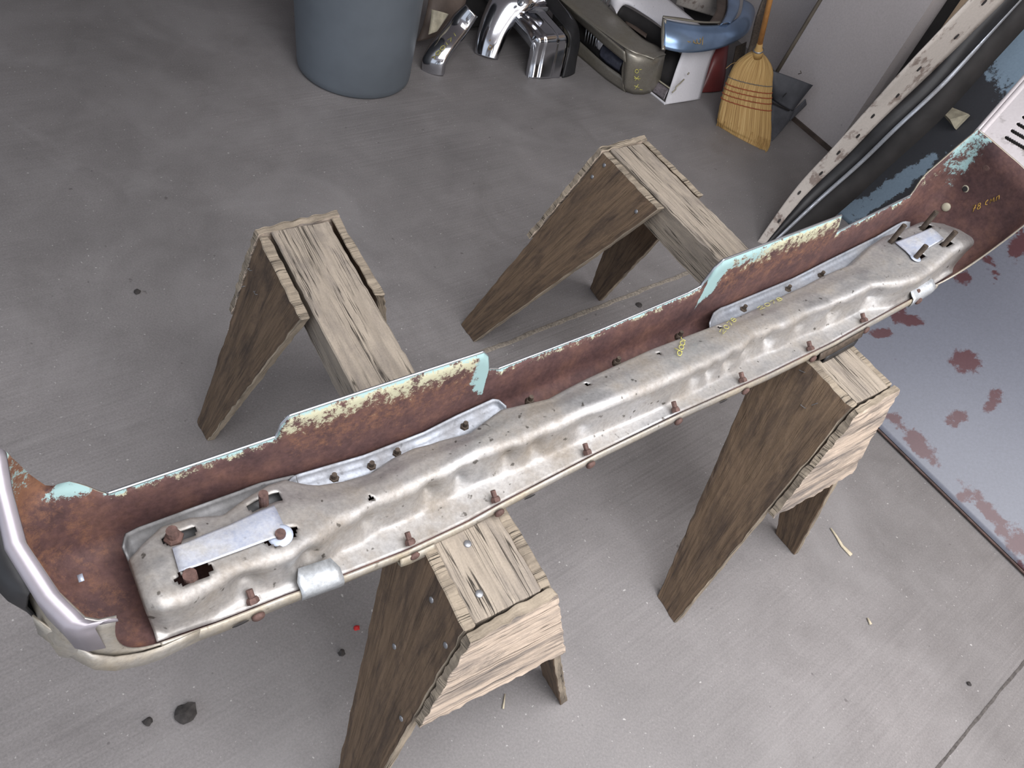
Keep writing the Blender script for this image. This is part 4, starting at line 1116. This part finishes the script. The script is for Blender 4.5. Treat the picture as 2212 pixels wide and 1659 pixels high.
# slotted pale panel
sp = thing('slotted_cowl_panel', at(2160, 290, 0), 'pale metal cowl panel with black slots, at the right edge behind the bumper tip', 'car part')
gc = [at(2108, 292, .93), at(2330, 40, 1.16), at(2620, 330, 1.16), at(2330, 500, .93)]
gn_ = (gc[1]-gc[0]).cross(gc[3]-gc[0]).normalized()
if gn_.dot(CAM-gc[0]) < 0: gn_.negate()
NG, MG = 250, 220
P = [[bil(gc, i/(NG-1), j/(MG-1))+gn_*(.004*math.sin(j*.4) if j < 9 else 0) for j in range(MG)] for i in range(NG)]
PX = [[pix(P[i][j]) for j in range(MG)] for i in range(NG)]
def slotkeep(i, j):
    x, y = PX[i][j]
    for k in range(9):
        sx, sy = 2173+12.6*k, 298-14.6*k
        ax, ay = 1.0, .58
        dx, dy = x-sx, y-sy; t_ = (dx*ax+dy*ay)/(ax*ax+ay*ay); t_ = max(0, min(95, t_))
        if math.hypot(dx-ax*t_, dy-ay*t_) < 4.2: return False
    return True
grid('slotted_face', P, M['grille'], sp, .003, keep=slotkeep)
grid('dark_backing', [[bil(gc, u_, v_)-gn_*.03 for v_ in fr(0.02, .98, 5)] for u_ in fr(.02, .98, 5)], M['darkvoid'], sp, .002)
P = [[bil(gc, u_, 0)+gn_*.006, bil(gc, u_, -.025)+gn_*.004, bil(gc, u_, -.03)-gn_*.02] for u_ in fr(0, 1, 12)]
grid('folded_edge', P, M['grille'], sp, .002)
# blue-grey hood sheet on the floor
hd_ = thing('hood_sheet', F(2050, 1000), 'big blue-grey primed hood sheet with rust-red patches, lying tilted on the floor at right', 'car part')
p0 = F(1735, 775); p1 = F(2212, 1245); pe = p0+(p1-p0).normalized()*1.9
hw_ = DP*.80+Z*.50
P = []
for i in range(110):
    row = []
    for j in range(50):
        u_, v_ = i/109, j/49
        p = lerp(p0, pe, u_)+hw_*v_; p = p+Z*(.016+.02*math.sin(math.pi*v_)); row.append(p)
    P.append(row)
hpts = P
blobs = [(2085, 780, 40, 28, .3), (2145, 865, 30, 20, -.9), (2066, 902, 26, 22, 0), (1930, 905, 22, 16, .6), (1985, 960, 20, 60, -.75), (1960, 930, 12, 30, -.75), (2140, 1110, 16, 90, -.75), (2200, 1170, 30, 60, -.8), (2080, 1075, 20, 10, .6),
         (2200, 530, 24, 40, .3), (2080, 600, 22, 18, 0), (1960, 690, 40, 14, .2), (1900, 720, 30, 12, 0), (2130, 560, 24, 10, .5), (2212, 1240, 40, 14, .8), (2150, 595, 10, 20, 0), (1940, 680, 18, 24, 0)]
def hpatch(i, j):
    x, y = pix(hpts[i][j]); v = 0
    for cx, cy, rx, ry, an in blobs:
        dx, dy = x-cx, y-cy; ca, sa = math.cos(an), math.sin(an)
        q = ((dx*ca+dy*sa)/rx)**2+((-dx*sa+dy*ca)/ry)**2; v = max(v, .90-.40*q)
    return G(max(0, v))
grid('hood_skin', P, M['hood'], hd_, .004, attrs={'patch': hpatch})
grid('hood_rim', [[P[i][0]-DP*.003, P[i][0]-DP*.005-Z*.006, P[i][0]+DP*.006-Z*.012] for i in range(110)], simple('shaded_rusty_edge', (.085, .050, .042), .7, 0, .5, 30), hd_, .003, label='slightly rusty folded rim, darkened for the shadow line along it')  # rim colour mixes slight rust with a painted shadow line

# ------------------------------------------------------------------ small litter on the floor
def lump(name, x, y, r, mt, label, cat, flat=.5, grp=None):
    if name == 'dirt_clump': grp = 'dirt clumps on the floor'
    bm = bmesh.new(); bmesh.ops.create_icosphere(bm, subdivisions=2, radius=r)
    for v in bm.verts:
        k = 1+.5*noise.noise(v.co*(2.2/r)*.6+V((x, y, 0)))
        v.co = V((v.co.x*k, v.co.y*k, v.co.z*k*flat))
    mn = min(v.co.z for v in bm.verts)
    for v in bm.verts: v.co.z -= mn
    o = from_bm(name, bm, mt, None); p = F(x, y); o.location = p; return tag(o, label, cat, grp)
lump('dirt_clump', 402, 1543, .022, M['debris'], 'dark dirt clump on the floor at lower left', 'dirt', .35)
lump('dirt_clump', 320, 1560, .009, M['debris'], 'small dirt clump left of the larger clump at lower left', 'dirt', .5)
lump('dirt_clump', 297, 632, .010, M['debris'], 'lone black dirt clump on the floor left of the left sawhorse', 'dirt', .5)
lump('dirt_clump', 1380, 660, .012, M['debris'], 'dark flattened clump by the floor joint between the sawhorses', 'dirt', .25)
lump('dirt_clump', 738, 1412, .008, M['debris'], 'brown speck of dirt left of the front sawhorse leg', 'dirt', .6)
lump('dirt_clump', 2092, 1478, .006, M['debris'], 'tiny black pebble near the lower right floor joint', 'dirt', .6)
lump('red_scrap', 770, 1357, .007, M['redbit'], 'tiny bright red scrap on the floor left of the front sawhorse', 'scrap', .4)
def chip(pts, wd, label):
    q = [F(*p) for p in pts]; P = []
    for i, p in enumerate(q):
        d = (q[min(i+1, len(q)-1)]-q[max(0, i-1)]).normalized(); n_ = V((-d.y, d.x, 0)); w2 = wd*(.4+.8*i/(len(q)-1))
        P.append([p-n_*w2+Z*.003, p+Z*.006, p+n_*w2+Z*.003])
    return tag(grid('wood_chip', P, M['chip'], None, .002), label, 'wood chip', 'wood chips on the floor')
chip([(1793, 1142), (1806, 1160), (1818, 1180), (1838, 1200)], .006, 'long pale wood splinter beside the right sawhorse')
chip([(1872, 1336), (1880, 1350)], .004, 'short yellowish wood chip on the floor at lower right')
chip([(1090, 1500), (1086, 1532)], .0016, 'thin straw sliver beneath the end panel of the left sawhorse')
